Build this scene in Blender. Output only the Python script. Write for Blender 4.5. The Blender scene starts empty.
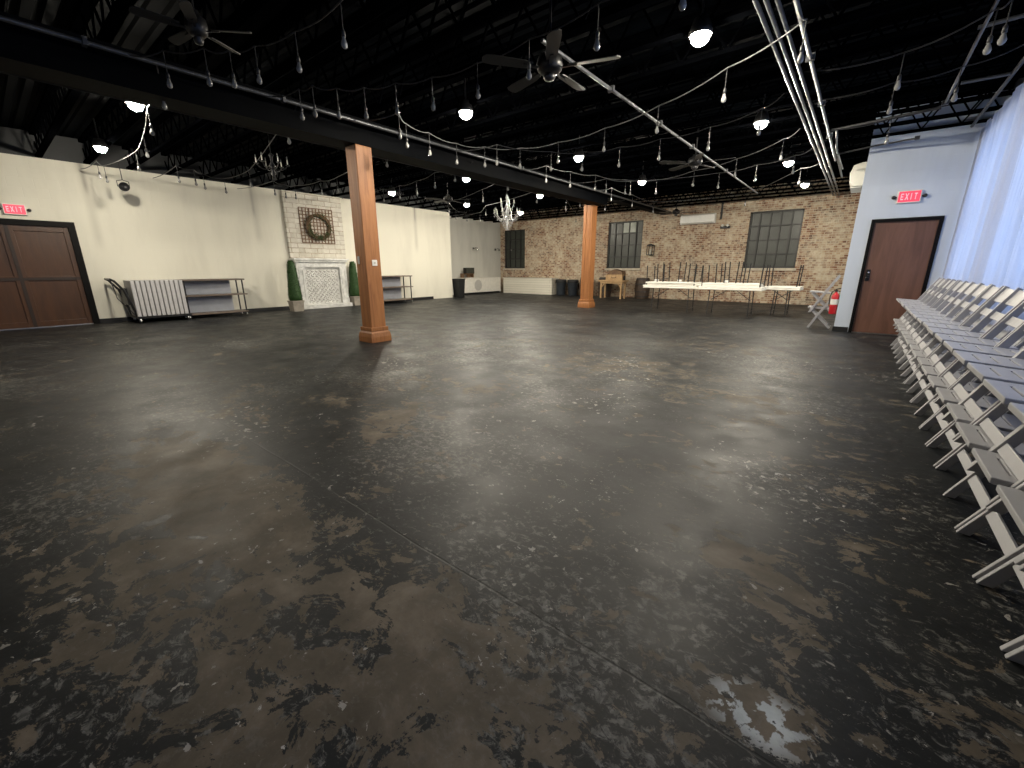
import bpy, bmesh, math, random
from mathutils import Vector, Matrix
random.seed(7)
PI = math.pi
S = bpy.context.scene
C = S.collection
EYE = 1.3                                    # height of the photographer's phone
ORD = ['first', 'second', 'third', 'fourth', 'fifth', 'sixth', 'seventh', 'eighth', 'ninth', 'tenth', 'eleventh', 'twelfth',
       'thirteenth', 'fourteenth', 'fifteenth', 'sixteenth', 'seventeenth', 'eighteenth', 'nineteenth', 'twentieth', 'twenty-first']

# ---------------------------------------------------------------- camera
FPX, PITCH, YAW, ROLL = 417.85, math.radians(15.519), math.radians(-38.93), math.radians(-0.1)
FW = Vector((math.sin(YAW) * math.cos(PITCH), math.cos(YAW) * math.cos(PITCH), -math.sin(PITCH)))
_r = Vector((math.cos(YAW), -math.sin(YAW), 0)); _u = _r.cross(FW)
RT = _r * math.cos(ROLL) + _u * math.sin(ROLL); UP = -_r * math.sin(ROLL) + _u * math.cos(ROLL)
cd = bpy.data.cameras.new('camera'); cam = bpy.data.objects.new('camera', cd); C.objects.link(cam)
cd.sensor_width = 36; cd.lens = FPX / 1024 * 36; cd.clip_start = .02; cd.clip_end = 200
M = Matrix((RT, UP, -FW)).transposed().to_4x4(); M.translation = (0, 0, EYE)
cam.matrix_world = M
S.camera = cam


def at(px, py, z):                           # floor-plan position of a point measured in the photo, at height z
    d = FW * FPX + RT * (px - 512) - UP * (py - 384)
    t = (z - EYE) / d.z
    return Vector((d.x * t, d.y * t, z))


# ---------------------------------------------------------------- materials
MATS = {}


def nn(nt, typ, **kw):
    n = nt.nodes.new(typ)
    for k, v in kw.items():
        if k in n.inputs:
            n.inputs[k].default_value = v
        else:
            setattr(n, k, v)
    return n


def base_mat(name):
    m = bpy.data.materials.new(name); m.use_nodes = True
    nt = m.node_tree
    return m, nt, nt.nodes['Principled BSDF']


def mat(name, col, rough=.5, metal=0., var=.15, scale=8., bump=0., spec=.5, emit=None, estr=0., trans=0., stretch=None):
    if name in MATS: return MATS[name]
    m, nt, b = base_mat(name); L = nt.links.new
    tc = nn(nt, 'ShaderNodeTexCoord')
    mp = nn(nt, 'ShaderNodeMapping')
    L(tc.outputs['Object'], mp.inputs['Vector'])
    if stretch: mp.inputs['Scale'].default_value = stretch
    nz = nn(nt, 'ShaderNodeTexNoise', Scale=scale, Detail=5., Roughness=.6)
    L(mp.outputs['Vector'], nz.inputs['Vector'])
    rp = nn(nt, 'ShaderNodeValToRGB')
    rp.color_ramp.elements[0].position = .3; rp.color_ramp.elements[1].position = .7
    lo = [max(0, c * (1 - var)) for c in col]; hi = [min(1, c * (1 + var)) for c in col]
    rp.color_ramp.elements[0].color = (*lo, 1); rp.color_ramp.elements[1].color = (*hi, 1)
    L(nz.outputs['Fac'], rp.inputs['Fac'])
    L(rp.outputs['Color'], b.inputs['Base Color'])
    b.inputs['Roughness'].default_value = rough
    b.inputs['Metallic'].default_value = metal
    b.inputs['Specular IOR Level'].default_value = spec
    if trans: b.inputs['Transmission Weight'].default_value = trans
    if emit:
        b.inputs['Emission Color'].default_value = (*emit, 1); b.inputs['Emission Strength'].default_value = estr
    if bump:
        bp = nn(nt, 'ShaderNodeBump', Strength=bump, Distance=.01)
        L(nz.outputs['Fac'], bp.inputs['Height']); L(bp.outputs['Normal'], b.inputs['Normal'])
    MATS[name] = m
    return m


def wood(name, col, dark, scale=3., stretch=(8, 8, .6), rough=.5):
    m, nt, b = base_mat(name); L = nt.links.new
    tc = nn(nt, 'ShaderNodeTexCoord'); mp = nn(nt, 'ShaderNodeMapping'); mp.inputs['Scale'].default_value = stretch
    L(tc.outputs['Object'], mp.inputs['Vector'])
    nz = nn(nt, 'ShaderNodeTexNoise', Scale=scale, Detail=6., Roughness=.65, Distortion=.6)
    L(mp.outputs['Vector'], nz.inputs['Vector'])
    rp = nn(nt, 'ShaderNodeValToRGB')
    rp.color_ramp.elements[0].position = .32; rp.color_ramp.elements[1].position = .62
    rp.color_ramp.elements[0].color = (*dark, 1); rp.color_ramp.elements[1].color = (*col, 1)
    L(nz.outputs['Fac'], rp.inputs['Fac']); L(rp.outputs['Color'], b.inputs['Base Color'])
    b.inputs['Roughness'].default_value = rough
    bp = nn(nt, 'ShaderNodeBump', Strength=.2, Distance=.01)
    L(nz.outputs['Fac'], bp.inputs['Height']); L(bp.outputs['Normal'], b.inputs['Normal'])
    MATS[name] = m
    return m


def floor_mat():
    m, nt, b = base_mat('worn_painted_concrete'); L = nt.links.new
    geo = nn(nt, 'ShaderNodeNewGeometry'); P = geo.outputs['Position']

    def noise(scale, detail=6., rough=.6, dist=0., off=(0, 0, 0), sc=(1, 1, 1)):
        mp = nn(nt, 'ShaderNodeMapping'); mp.inputs['Location'].default_value = off; mp.inputs['Scale'].default_value = sc
        L(P, mp.inputs['Vector'])
        n = nn(nt, 'ShaderNodeTexNoise', Scale=scale, Detail=detail, Roughness=rough, Distortion=dist)
        L(mp.outputs['Vector'], n.inputs['Vector']); return n.outputs['Fac']

    def math_(op, a, c, clamp=False):
        n = nn(nt, 'ShaderNodeMath', operation=op); n.use_clamp = clamp
        for i, v in enumerate((a, c)):
            if v is None: continue
            if isinstance(v, (int, float)): n.inputs[i].default_value = v
            else: L(v, n.inputs[i])
        return n.outputs[0]

    def step(v, a, c, lo=0., hi=1.):
        n = nn(nt, 'ShaderNodeMapRange', interpolation_type='SMOOTHSTEP')
        L(v, n.inputs['Value'])
        n.inputs['From Min'].default_value = a; n.inputs['From Max'].default_value = c
        n.inputs['To Min'].default_value = lo; n.inputs['To Max'].default_value = hi
        return n.outputs['Result']

    def blob(x, y, rx, ry, s, rot=0., inner=.35):
        mp = nn(nt, 'ShaderNodeMapping', vector_type='TEXTURE')
        mp.inputs['Location'].default_value = (x, y, 0); mp.inputs['Rotation'].default_value = (0, 0, math.radians(rot))
        mp.inputs['Scale'].default_value = (rx, ry, 1)
        L(P, mp.inputs['Vector'])
        ln = nn(nt, 'ShaderNodeVectorMath', operation='LENGTH'); L(mp.outputs['Vector'], ln.inputs[0])
        return step(ln.outputs['Value'], inner, 1., s, 0.)

    sep = nn(nt, 'ShaderNodeSeparateXYZ'); L(P, sep.inputs[0])
    edge = noise(5., 4.)
    ywob = math_('ADD', sep.outputs['Y'], math_('MULTIPLY', edge, .14))
    # the big worn patch, cut off by the slab joint at y = 1.05
    south = step(ywob, 1.06, 1.2, 1., 0.)
    big = blob(-2.85, .62, 1.8, .50, .44, 0, .3)
    big2 = blob(-.9, .70, .8, .52, .29, 10, .5)
    big3 = blob(-2.0, .42, 2.6, .8, .19, 0, .5)
    acc = math_('MULTIPLY', math_('MAXIMUM', math_('MAXIMUM', big, big2), big3), south)
    for a in ((-3.05, 2.1, 1.1, .42, .32, -58), (-3.6, 2.0, 1.3, .7, .14, 10), (-.12, 1.9, .62, .38, .27, -20), (.18, 2.35, .42, .34, .2, 0), (-2.2, 5.3, 1.8, 1.3, .24, 0),
              (-1.0, 4.7, 1.6, .6, .2, 20), (-.02, 1.22, .30, .22, .36, 0), (.35, 1.55, .6, .4, .16, 0), (-.55, 2.0, .18, .08, .34, 0), (.05, 3.0, .5, .7, .14, 0),
              (-4.3, 1.3, 1.4, .6, .16, 0), (-3.4, 3.2, 1.3, .6, .17, 15), (-.9, 2.6, .4, .16, .2, 0), (-6.5, 5.5, .9, .05, .34, 3),
              (-1.6, 7.7, 2.0, 1.1, .15, 0), (-4.2, 6.2, 1.8, .4, .15, 0), (-.3, 4.5, .9, 1.2, .13, 0), (-.2, .6, .5, .4, .1, 0)):
        a = (*a, .0)
        acc = math_('MAXIMUM', acc, blob(*a))
    n1 = noise(2.1, 9., .62, .4)
    n2 = noise(9., 8., .65, .5, sc=(1, 1.35, 1))
    n3 = noise(4.2, 10., .72, .9, off=(2, 6, 0), sc=(1, 1.25, 1))
    n = math_('ADD', math_('ADD', math_('MULTIPLY', n1, .4), math_('MULTIPLY', n2, .45)), math_('MULTIPLY', n3, .9))
    n = math_('SUBTRACT', n, .36)
    n = math_('ADD', math_('MULTIPLY', n, 1.75), -.386)
    worn = step(math_('ADD', n, acc), .70, .725)
    # small chips scattered over the paint
    chipn = noise(30., 7., .72, .8, sc=(1, 1.5, 1))
    chipd = noise(1.1, 3., .6, 0, off=(4, 2, 0))
    chips = step(math_('ADD', chipn, math_('MULTIPLY', chipd, .5)), .93, .96)
    chipw = step(math_('ADD', noise(17., 4., .6, .4), math_('MULTIPLY', noise(.7, 2., .5, 0, off=(7, 1, 0)),   .5)), .935, .955)
    chips = math_('MAXIMUM', chips, chipw)
    # colours
    def ramp(fac, stops):
        r = nn(nt, 'ShaderNodeValToRGB')
        while len(r.color_ramp.elements) < len(stops): r.color_ramp.elements.new(.5)
        for e, (p_, c_) in zip(r.color_ramp.elements, stops): e.position = p_; e.color = (*c_, 1)
        L(fac, r.inputs['Fac']); return r.outputs['Color']

    def mix(f, a, c):
        n = nn(nt, 'ShaderNodeMix', data_type='RGBA'); L(f, n.inputs[0]); L(a, n.inputs[6]); L(c, n.inputs[7]); return n.outputs[2]
    paint = ramp(noise(1.3, 6., .6), [(.3, (.0036, .0047, .0060)), (.6, (.0072, .0087, .0104)), (.75, (.0145, .0165, .0185))])
    conc = ramp(noise(3.2, 8., .65, .3, off=(3, 5, 0)), [(.3, (.044, .036, .025)), (.5, (.080, .065, .047)), (.68, (.145, .118, .088))])
    chipc = ramp(noise(6., 2.), [(.35, (.20, .185, .16)), (.65, (.40, .39, .37))])
    pale = blob(-.02, 1.2, .2, .14, 1., 0, .3)
    conc = mix(math_('MULTIPLY', pale, step(noise(14., 5.), .48, .52)), conc, ramp(noise(9.), [(.3, (.30, .33, .34)), (.7, (.5, .53, .54))]))
    wash = step(noise(.9, 8., .7, .6, off=(9, 4, 0)), .42, .72, 0., .55)   # thin rubbed paint
    paint = mix(wash, paint, ramp(noise(11., 5.), [(.3, (.0085, .0098, .0110)), (.7, (.027, .0290, .0300))]))
    col = mix(worn, paint, conc)
    dens = noise(.55, 3., .6, 0, off=(11, 3, 0))
    scuff = step(math_('ADD', noise(19., 9., .78, .6, off=(5, 8, 0), sc=(1, 1.3, 1)), math_('MULTIPLY', dens, .45)), .765, .85, 0., .62)
    scuff = math_('MULTIPLY', scuff, math_('SUBTRACT', 1., math_('MULTIPLY', worn, .7)))
    col = mix(scuff, col, ramp(noise(40., 2.), [(.35, (.075, .074, .068)), (.65, (.20, .197, .182))]))
    col = mix(math_('MULTIPLY', chips, .8), col, chipc)
    # slab joints
    wob = math_('MULTIPLY', noise(1.5, 3.), .04)
    j1 = step(math_('ABSOLUTE', math_('SUBTRACT', math_('ADD', sep.outputs['Y'], wob), 1.10), None), .002, .006, .55, 0.)
    j2 = step(math_('ABSOLUTE', math_('SUBTRACT', math_('ADD', sep.outputs['X'], wob), -.38), None), .003, .007, .6, 0.)
    jc = nn(nt, 'ShaderNodeRGB'); jc.outputs[0].default_value = (.008, .008, .008, 1)
    col = mix(j1, col, jc.outputs[0]); col = mix(math_('MULTIPLY', j2, step(sep.outputs['Y'], 1.0, 1.1, 1., 0.)), col, jc.outputs[0])
    L(col, b.inputs['Base Color'])
    rr = math_('ADD', step(noise(2.4, 7., .65), .3, .7, .40, .56), math_('MULTIPLY', worn, .12))
    L(rr, b.inputs['Roughness'])
    b.inputs['Specular IOR Level'].default_value = .20
    h = math_('SUBTRACT', math_('MULTIPLY', noise(26., 6., .6), .35), math_('MULTIPLY', math_('MAXIMUM', worn, chips), .35))
    h = math_('SUBTRACT', h, math_('MULTIPLY', j1, .6))
    h = math_('ADD', h, math_('MULTIPLY', noise(5., 4.), .5))
    bp = nn(nt, 'ShaderNodeBump', Strength=.22, Distance=.012); L(h, bp.inputs['Height']); L(bp.outputs['Normal'], b.inputs['Normal'])
    return m


def brick_mat(name, cols, mortar, plaster=None, axes='XZ', scale=1., bw=.215, rh=.075, ms=.012, pl=(.5, .62), rough=.85, wobble=.03):
    m, nt, b = base_mat(name); L = nt.links.new
    geo = nn(nt, 'ShaderNodeNewGeometry'); sp = nn(nt, 'ShaderNodeSeparateXYZ'); L(geo.outputs['Position'], sp.inputs[0])
    cb = nn(nt, 'ShaderNodeCombineXYZ'); L(sp.outputs[axes[0]], cb.inputs[0]); L(sp.outputs[axes[1]], cb.inputs[1])
    dn = nn(nt, 'ShaderNodeTexNoise', Scale=6., Detail=4.); L(geo.outputs['Position'], dn.inputs['Vector'])
    dsub = nn(nt, 'ShaderNodeVectorMath', operation='MULTIPLY_ADD'); L(dn.outputs['Color'], dsub.inputs[0]); dsub.inputs[1].default_value = (wobble, wobble, 0); L(cb.outputs[0], dsub.inputs[2])
    bt = nn(nt, 'ShaderNodeTexBrick', Scale=scale)
    bt.inputs['Brick Width'].default_value = bw; bt.inputs['Row Height'].default_value = rh
    bt.inputs['Mortar Size'].default_value = ms; bt.inputs['Mortar Smooth'].default_value = .6
    L(dsub.outputs[0], bt.inputs['Vector'])
    def nz(scale, d=5., r=.6, off=0):
        mp = nn(nt, 'ShaderNodeMapping'); mp.inputs['Location'].default_value = (off, off, off); L(geo.outputs['Position'], mp.inputs['Vector'])
        n = nn(nt, 'ShaderNodeTexNoise', Scale=scale, Detail=d, Roughness=r); L(mp.outputs['Vector'], n.inputs['Vector']); return n.outputs['Fac']
    def ramp(f, stops):
        r = nn(nt, 'ShaderNodeValToRGB')
        while len(r.color_ramp.elements) < len(stops): r.color_ramp.elements.new(.5)
        for e, (p_, c_) in zip(r.color_ramp.elements, stops): e.position = p_; e.color = (*c_, 1)
        L(f, r.inputs['Fac']); return r.outputs['Color']
    def mix(f, a, c):
        n = nn(nt, 'ShaderNodeMix', data_type='RGBA'); L(f, n.inputs[0]); L(a, n.inputs[6]); L(c, n.inputs[7]); return n.outputs[2]
    k = len(cols)
    vor = nn(nt, 'ShaderNodeTexWhiteNoise', noise_dimensions='2D')
    sn = nn(nt, 'ShaderNodeVectorMath', operation='SNAP'); L(cb.outputs[0], sn.inputs[0]); sn.inputs[1].default_value = (bw / 2, rh, 1)
    L(sn.outputs[0], vor.inputs[0])
    f1 = nz(2.4, 7., .7)
    ad = nn(nt, 'ShaderNodeMath', operation='MULTIPLY_ADD'); L(vor.outputs['Value'], ad.inputs[0]); ad.inputs[1].default_value = .35
    sb = nn(nt, 'ShaderNodeMath', operation='ADD'); L(f1, sb.inputs[0]); sb.inputs[1].default_value = -.17
    L(sb.outputs[0], ad.inputs[2])
    bc = ramp(ad.outputs[0], [(.25 + .5 * i / (k - 1), c) for i, c in enumerate(cols)])
    mc = ramp(nz(7.), [(.3, [c * .8 for c in mortar]), (.7, mortar)])
    col = mix(bt.outputs['Fac'], bc, mc)
    if plaster:
        pa = nn(nt, 'ShaderNodeMath', operation='MULTIPLY'); L(nz(1.7, 9., .72, 3.), pa.inputs[0]); pa.inputs[1].default_value = .5
        pb = nn(nt, 'ShaderNodeMath', operation='MULTIPLY_ADD'); L(nz(9., 6., .75, 6.), pb.inputs[0]); pb.inputs[1].default_value = .5; L(pa.outputs[0], pb.inputs[2])
        pf = ramp(pb.outputs[0], [(pl[0], (0, 0, 0)), (pl[1], (1, 1, 1))])
        pc = ramp(nz(5., 6., .6, 8.), [(.3, [c * .75 for c in plaster]), (.7, plaster)])
        col = mix(pf, col, pc)
    L(col, b.inputs['Base Color'])
    b.inputs['Roughness'].default_value = rough; b.inputs['Specular IOR Level'].default_value = .2
    hh = nn(nt, 'ShaderNodeMath', operation='SUBTRACT'); L(nz(30., 4.), hh.inputs[0]); L(bt.outputs['Fac'], hh.inputs[1])
    bp = nn(nt, 'ShaderNodeBump', Strength=.5, Distance=.01); L(hh.outputs[0], bp.inputs['Height']); L(bp.outputs['Normal'], b.inputs['Normal'])
    MATS[name] = m
    return m


def wall_paint(name, col, stain, split=None, upper=(.02, .02, .022), seams=()):
    """painted masonry; above the height `split` the wall carries the black paint of the ceiling"""
    m, nt, b = base_mat(name); L = nt.links.new
    geo = nn(nt, 'ShaderNodeNewGeometry'); sp = nn(nt, 'ShaderNodeSeparateXYZ'); L(geo.outputs['Position'], sp.inputs[0])
    mp = nn(nt, 'ShaderNodeMapping'); mp.inputs['Scale'].default_value = (1.2, 1.2, .25); L(geo.outputs['Position'], mp.inputs['Vector'])
    n1 = nn(nt, 'ShaderNodeTexNoise', Scale=1.1, Detail=7., Roughness=.62); L(mp.outputs['Vector'], n1.inputs['Vector'])
    r = nn(nt, 'ShaderNodeValToRGB'); r.color_ramp.elements[0].position = .34; r.color_ramp.elements[1].position = .55
    r.color_ramp.elements[0].color = (*stain, 1); r.color_ramp.elements[1].color = (*col, 1); L(n1.outputs['Fac'], r.inputs['Fac'])
    out = r.outputs['Color']
    cb = nn(nt, 'ShaderNodeCombineXYZ'); ad = nn(nt, 'ShaderNodeMath', operation='ADD')
    L(sp.outputs['X'], ad.inputs[0]); L(sp.outputs['Y'], ad.inputs[1]); L(ad.outputs[0], cb.inputs[0]); L(sp.outputs['Z'], cb.inputs[1])
    bt = nn(nt, 'ShaderNodeTexBrick', Scale=1.)
    bt.inputs['Brick Width'].default_value = .4; bt.inputs['Row Height'].default_value = .2; bt.inputs['Mortar Size'].default_value = .006
    bt.inputs['Mortar Smooth'].default_value = .8
    L(cb.outputs[0], bt.inputs['Vector'])
    for (yc, wd, z0, z1, amt) in seams:
        a1 = nn(nt, 'ShaderNodeMath', operation='SUBTRACT'); L(sp.outputs['Y'], a1.inputs[0]); a1.inputs[1].default_value = yc
        a2 = nn(nt, 'ShaderNodeMath', operation='ABSOLUTE'); L(a1.outputs[0], a2.inputs[0])
        m1 = nn(nt, 'ShaderNodeMapRange', interpolation_type='SMOOTHSTEP'); L(a2.outputs[0], m1.inputs['Value'])
        m1.inputs['From Min'].default_value = 0; m1.inputs['From Max'].default_value = wd; m1.inputs['To Min'].default_value = 1; m1.inputs['To Max'].default_value = 0
        m2 = nn(nt, 'ShaderNodeMapRange', interpolation_type='SMOOTHSTEP'); L(sp.outputs['Z'], m2.inputs['Value'])
        m2.inputs['From Min'].default_value = z0; m2.inputs['From Max'].default_value = z1; m2.inputs['To Min'].default_value = 0; m2.inputs['To Max'].default_value = amt
        m3 = nn(nt, 'ShaderNodeMath', operation='MULTIPLY'); L(m1.outputs['Result'], m3.inputs[0]); L(m2.outputs['Result'], m3.inputs[1])
        m4 = nn(nt, 'ShaderNodeMath', operation='MULTIPLY'); L(m3.outputs[0], m4.inputs[0]); L(n1.outputs['Fac'], m4.inputs[1])
        mx = nn(nt, 'ShaderNodeMix', data_type='RGBA'); L(m4.outputs[0], mx.inputs[0]); L(out, mx.inputs[6]); mx.inputs[7].default_value = (.22, .20, .17, 1)
        out = mx.outputs[2]
    if split:
        gt = nn(nt, 'ShaderNodeMath', operation='GREATER_THAN'); L(sp.outputs['Z'], gt.inputs[0]); gt.inputs[1].default_value = split
        mx = nn(nt, 'ShaderNodeMix', data_type='RGBA'); L(gt.outputs[0], mx.inputs[0]); L(out, mx.inputs[6]); mx.inputs[7].default_value = (*upper, 1)
        out = mx.outputs[2]
    L(out, b.inputs['Base Color']); b.inputs['Roughness'].default_value = .7; b.inputs['Specular IOR Level'].default_value = .3
    iv = nn(nt, 'ShaderNodeMath', operation='MULTIPLY'); L(bt.outputs['Fac'], iv.inputs[0]); iv.inputs[1].default_value = -1.
    bp = nn(nt, 'ShaderNodeBump', Strength=.25, Distance=.006); L(iv.outputs[0], bp.inputs['Height']); L(bp.outputs['Normal'], b.inputs['Normal'])
    MATS[name] = m
    return m


def curtain_mat():
    m = bpy.data.materials.new('sheer_white_cloth'); m.use_nodes = True; nt = m.node_tree; L = nt.links.new
    nt.nodes.clear()
    out = nn(nt, 'ShaderNodeOutputMaterial'); mixs = nn(nt, 'ShaderNodeMixShader'); mixs.inputs[0].default_value = .72
    d = nn(nt, 'ShaderNodeBsdfDiffuse'); t = nn(nt, 'ShaderNodeBsdfTranslucent')
    tc = nn(nt, 'ShaderNodeTexCoord'); nz = nn(nt, 'ShaderNodeTexNoise', Scale=60., Detail=2.); L(tc.outputs['Object'], nz.inputs['Vector'])
    r = nn(nt, 'ShaderNodeValToRGB'); r.color_ramp.elements[0].color = (.66, .67, .70, 1); r.color_ramp.elements[1].color = (.74, .75, .78, 1)
    L(nz.outputs['Fac'], r.inputs['Fac']); L(r.outputs['Color'], d.inputs[0]); L(r.outputs['Color'], t.inputs[0])
    L(d.outputs[0], mixs.inputs[1]); L(t.outputs[0], mixs.inputs[2]); L(mixs.outputs[0], out.inputs[0])
    return m


def emit_mat(name, col, strength):
    m = bpy.data.materials.new(name); m.use_nodes = True; nt = m.node_tree; nt.nodes.clear()
    out = nn(nt, 'ShaderNodeOutputMaterial'); e = nn(nt, 'ShaderNodeEmission'); e.inputs[0].default_value = (*col, 1); e.inputs[1].default_value = strength
    nt.links.new(e.outputs[0], out.inputs[0]); MATS[name] = m
    return m


M_floor = floor_mat()
M_black = mat('black_paint', (.005, .0055, .0065), .6, var=.3, scale=4)
M_deck = mat('black_deck_paint', (.0012, .0018, .0027), .8, var=.35, scale=1.5, bump=.2, spec=.02)
M_frame = mat('black_door_frame', (.0045, .004, .004), .55, var=.2, spec=.12)
M_beam = mat('black_beam_paint', (.0010, .0014, .0022), .65, var=.3, scale=3, spec=.04)
M_joist = mat('black_joist_paint', (.0008, .0009, .0012), .7, var=.3, scale=3, spec=0.)
M_blackmetal = mat('black_metal', (.015, .015, .016), .4, metal=.3)
M_darkmetal = mat('dark_grey_metal', (.05, .05, .052), .4, metal=.5)
M_conduit = mat('galvanised_conduit', (.11, .114, .122), .42, metal=.6, scale=20, spec=.5)
M_conduit_dark = mat('painted_conduit', (.035, .036, .04), .45, metal=.3, scale=20)
M_chair = mat('white_resin', (.37, .37, .39), .42, var=.05, scale=5)
M_white = mat('white_plastic', (.72, .71, .68), .4, var=.05)
M_whitepaint = mat('white_paint', (.70, .68, .62), .5, var=.08)
M_tabletop = mat('white_tabletop', (.78, .76, .70), .4, var=.04)
M_tablefold = mat('grey_white_folded_top', (.46, .45, .46), .5, var=.06)
M_unit = mat('toned_down_white_plastic', (.38, .37, .33), .5, var=.06)  # plain white plastic, albedo lowered to keep it from overexposing
M_chrome = mat('chrome', (.7, .7, .7), .15, metal=1., var=.05)
M_alu = mat('aluminium', (.5, .5, .5), .3, metal=1., var=.1)
M_post = wood('orange_timber', (.34, .138, .042), (.21, .076, .021), 3.2, (7, 7, .5), .55)
M_doorl = wood('dark_brown_door', (.075, .030, .0095), (.048, .019, .006), 2., (4, 4, .6), .4)
M_doorr = wood('reddish_brown_door', (.17, .082, .055), (.115, .054, .036), 2., (4, 4, .5), .4)
M_oldwood = wood('old_brown_wood', (.20, .115, .06), (.10, .055, .03), 3., (3, 3, 3), .6)
M_barrel = wood('dark_barrel_wood', (.07, .045, .03), (.035, .022, .016), 3., (9, 9, .7), .6)
M_lightwood = wood('pale_pine', (.50, .33, .17), (.36, .22, .10), 3., (3, 3, 3), .6)
M_ltopwood = wood('grey_brown_wood', (.17, .13, .10), (.09, .07, .055), 3., (6, 1, 6), .5)
M_panelblue = mat('grey_blue_panel', (.40, .42, .47), .4, var=.1, scale=3)
M_green = mat('boxwood_leaf', (.018, .058, .009), .65, var=.5, scale=40)
M_green2 = mat('dark_leaf', (.05, .075, .025), .6, var=.5, scale=30)
M_twig = mat('brown_twig', (.13, .075, .04), .8, var=.4, scale=30)
M_lattice = mat('brown_lattice_wood', (.16, .09, .05), .7, var=.3, scale=12)
M_red = mat('red_enamel', (.55, .02, .03), .35, var=.08)
M_exitface = mat('exit_red', (.55, .03, .05), .4, var=.03, emit=(1., .08, .14), estr=.85)
M_exittext = mat('exit_letters', (.8, .35, .38), .5, var=.03, emit=(1., .35, .40), estr=.9)
M_bulb = mat('bulb_glass', (.23, .23, .225), .12, var=.05, spec=.8)
M_cable = mat('black_rubber', (.02, .02, .022), .5, var=.1)
M_greycable = mat('grey_cable', (.10, .10, .10), .4, var=.1)
M_pane = mat('grimy_glass', (.034, .039, .033), .35, var=.25, scale=2.5)
M_panepale = mat('pale_glass', (.24, .26, .22), .3, var=.25, scale=3)
M_steel = mat('dark_window_steel', (.018, .018, .017), .5, var=.2)
M_sill = mat('pale_sill', (.45, .40, .32), .8, var=.2)
M_binbag = mat('dark_blue_grey_bin', (.035, .042, .052), .35, var=.3, scale=5)
M_crystal = mat('crystal', (.42, .42, .42), .1, var=.1, spec=1.)
M_candle = mat('candle_sleeve', (.8, .78, .7), .5, var=.05)
M_emblem = mat('grey_emblem', (.45, .44, .41), .6, var=.06)
M_lens = emit_mat('warm_lamp_lens', (1., .915, .755), 1050.)
M_day = emit_mat('daylit_window_pane', (.30, .50, 1.), 1.85)
M_curtain = curtain_mat()
M_wallL = wall_paint('cream_white_wall', (.70, .675, .58), (.63, .605, .52), 3.635, (.05, .052, .054), ((2.02, .07, 2.9, 3.2, 1.), (2.02, .14, 1.6, 2.1, .45), (5.58, .07, 2.7, 3.0, .9), (5.62, .16, 1.9, 2.3, .5), (11.6, .06, 3.0, 3.3, .9), (11.6, .15, 1.8, 2.3, .5)))
M_wallG = wall_paint('grey_white_wall', (.56, .55, .50), (.47, .46, .42), 3.7)
M_wallR = wall_paint('daylight_tinted_white_wall', (.61, .67, .76), (.56, .615, .70), None)  # bluish daylight cast put into the partition's white paint
M_wallB = wall_paint('rear_wall_paint', (.35, .34, .32), (.28, .27, .25), 3.6)
M_wallW = wall_paint('pinkish_masonry', (.45, .38, .36), (.36, .30, .29), 3.62)
M_brick = brick_mat('whitewashed_brick', [(.085, .045, .032), (.20, .090, .055), (.36, .235, .15), (.52, .43, .31)], (.50, .44, .34), (.60, .53, .41), 'XZ', pl=(.455, .63), wobble=.018)
M_brickw = brick_mat('painted_white_brick', [(.42, .385, .32), (.55, .52, .45), (.66, .63, .57)], (.40, .34, .26), (.70, .67, .60), 'YZ', bw=.42, rh=.15, ms=.018, pl=(.44, .68))
M_brickf = brick_mat('white_infill_brick', [(.45, .44, .42), (.62, .61, .58), (.74, .73, .70)], (.30, .29, .27), None, 'YZ', bw=.16, rh=.055, ms=.012)
M_surround = mat('distressed_white_surround', (.60, .60, .58), .6, var=.25, scale=6)
M_plank = brick_mat('white_plank_front', [(.66, .63, .54), (.70, .67, .58)], (.42, .40, .34), None, 'XZ', bw=6., rh=.115, ms=.006, wobble=0.)


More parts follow.
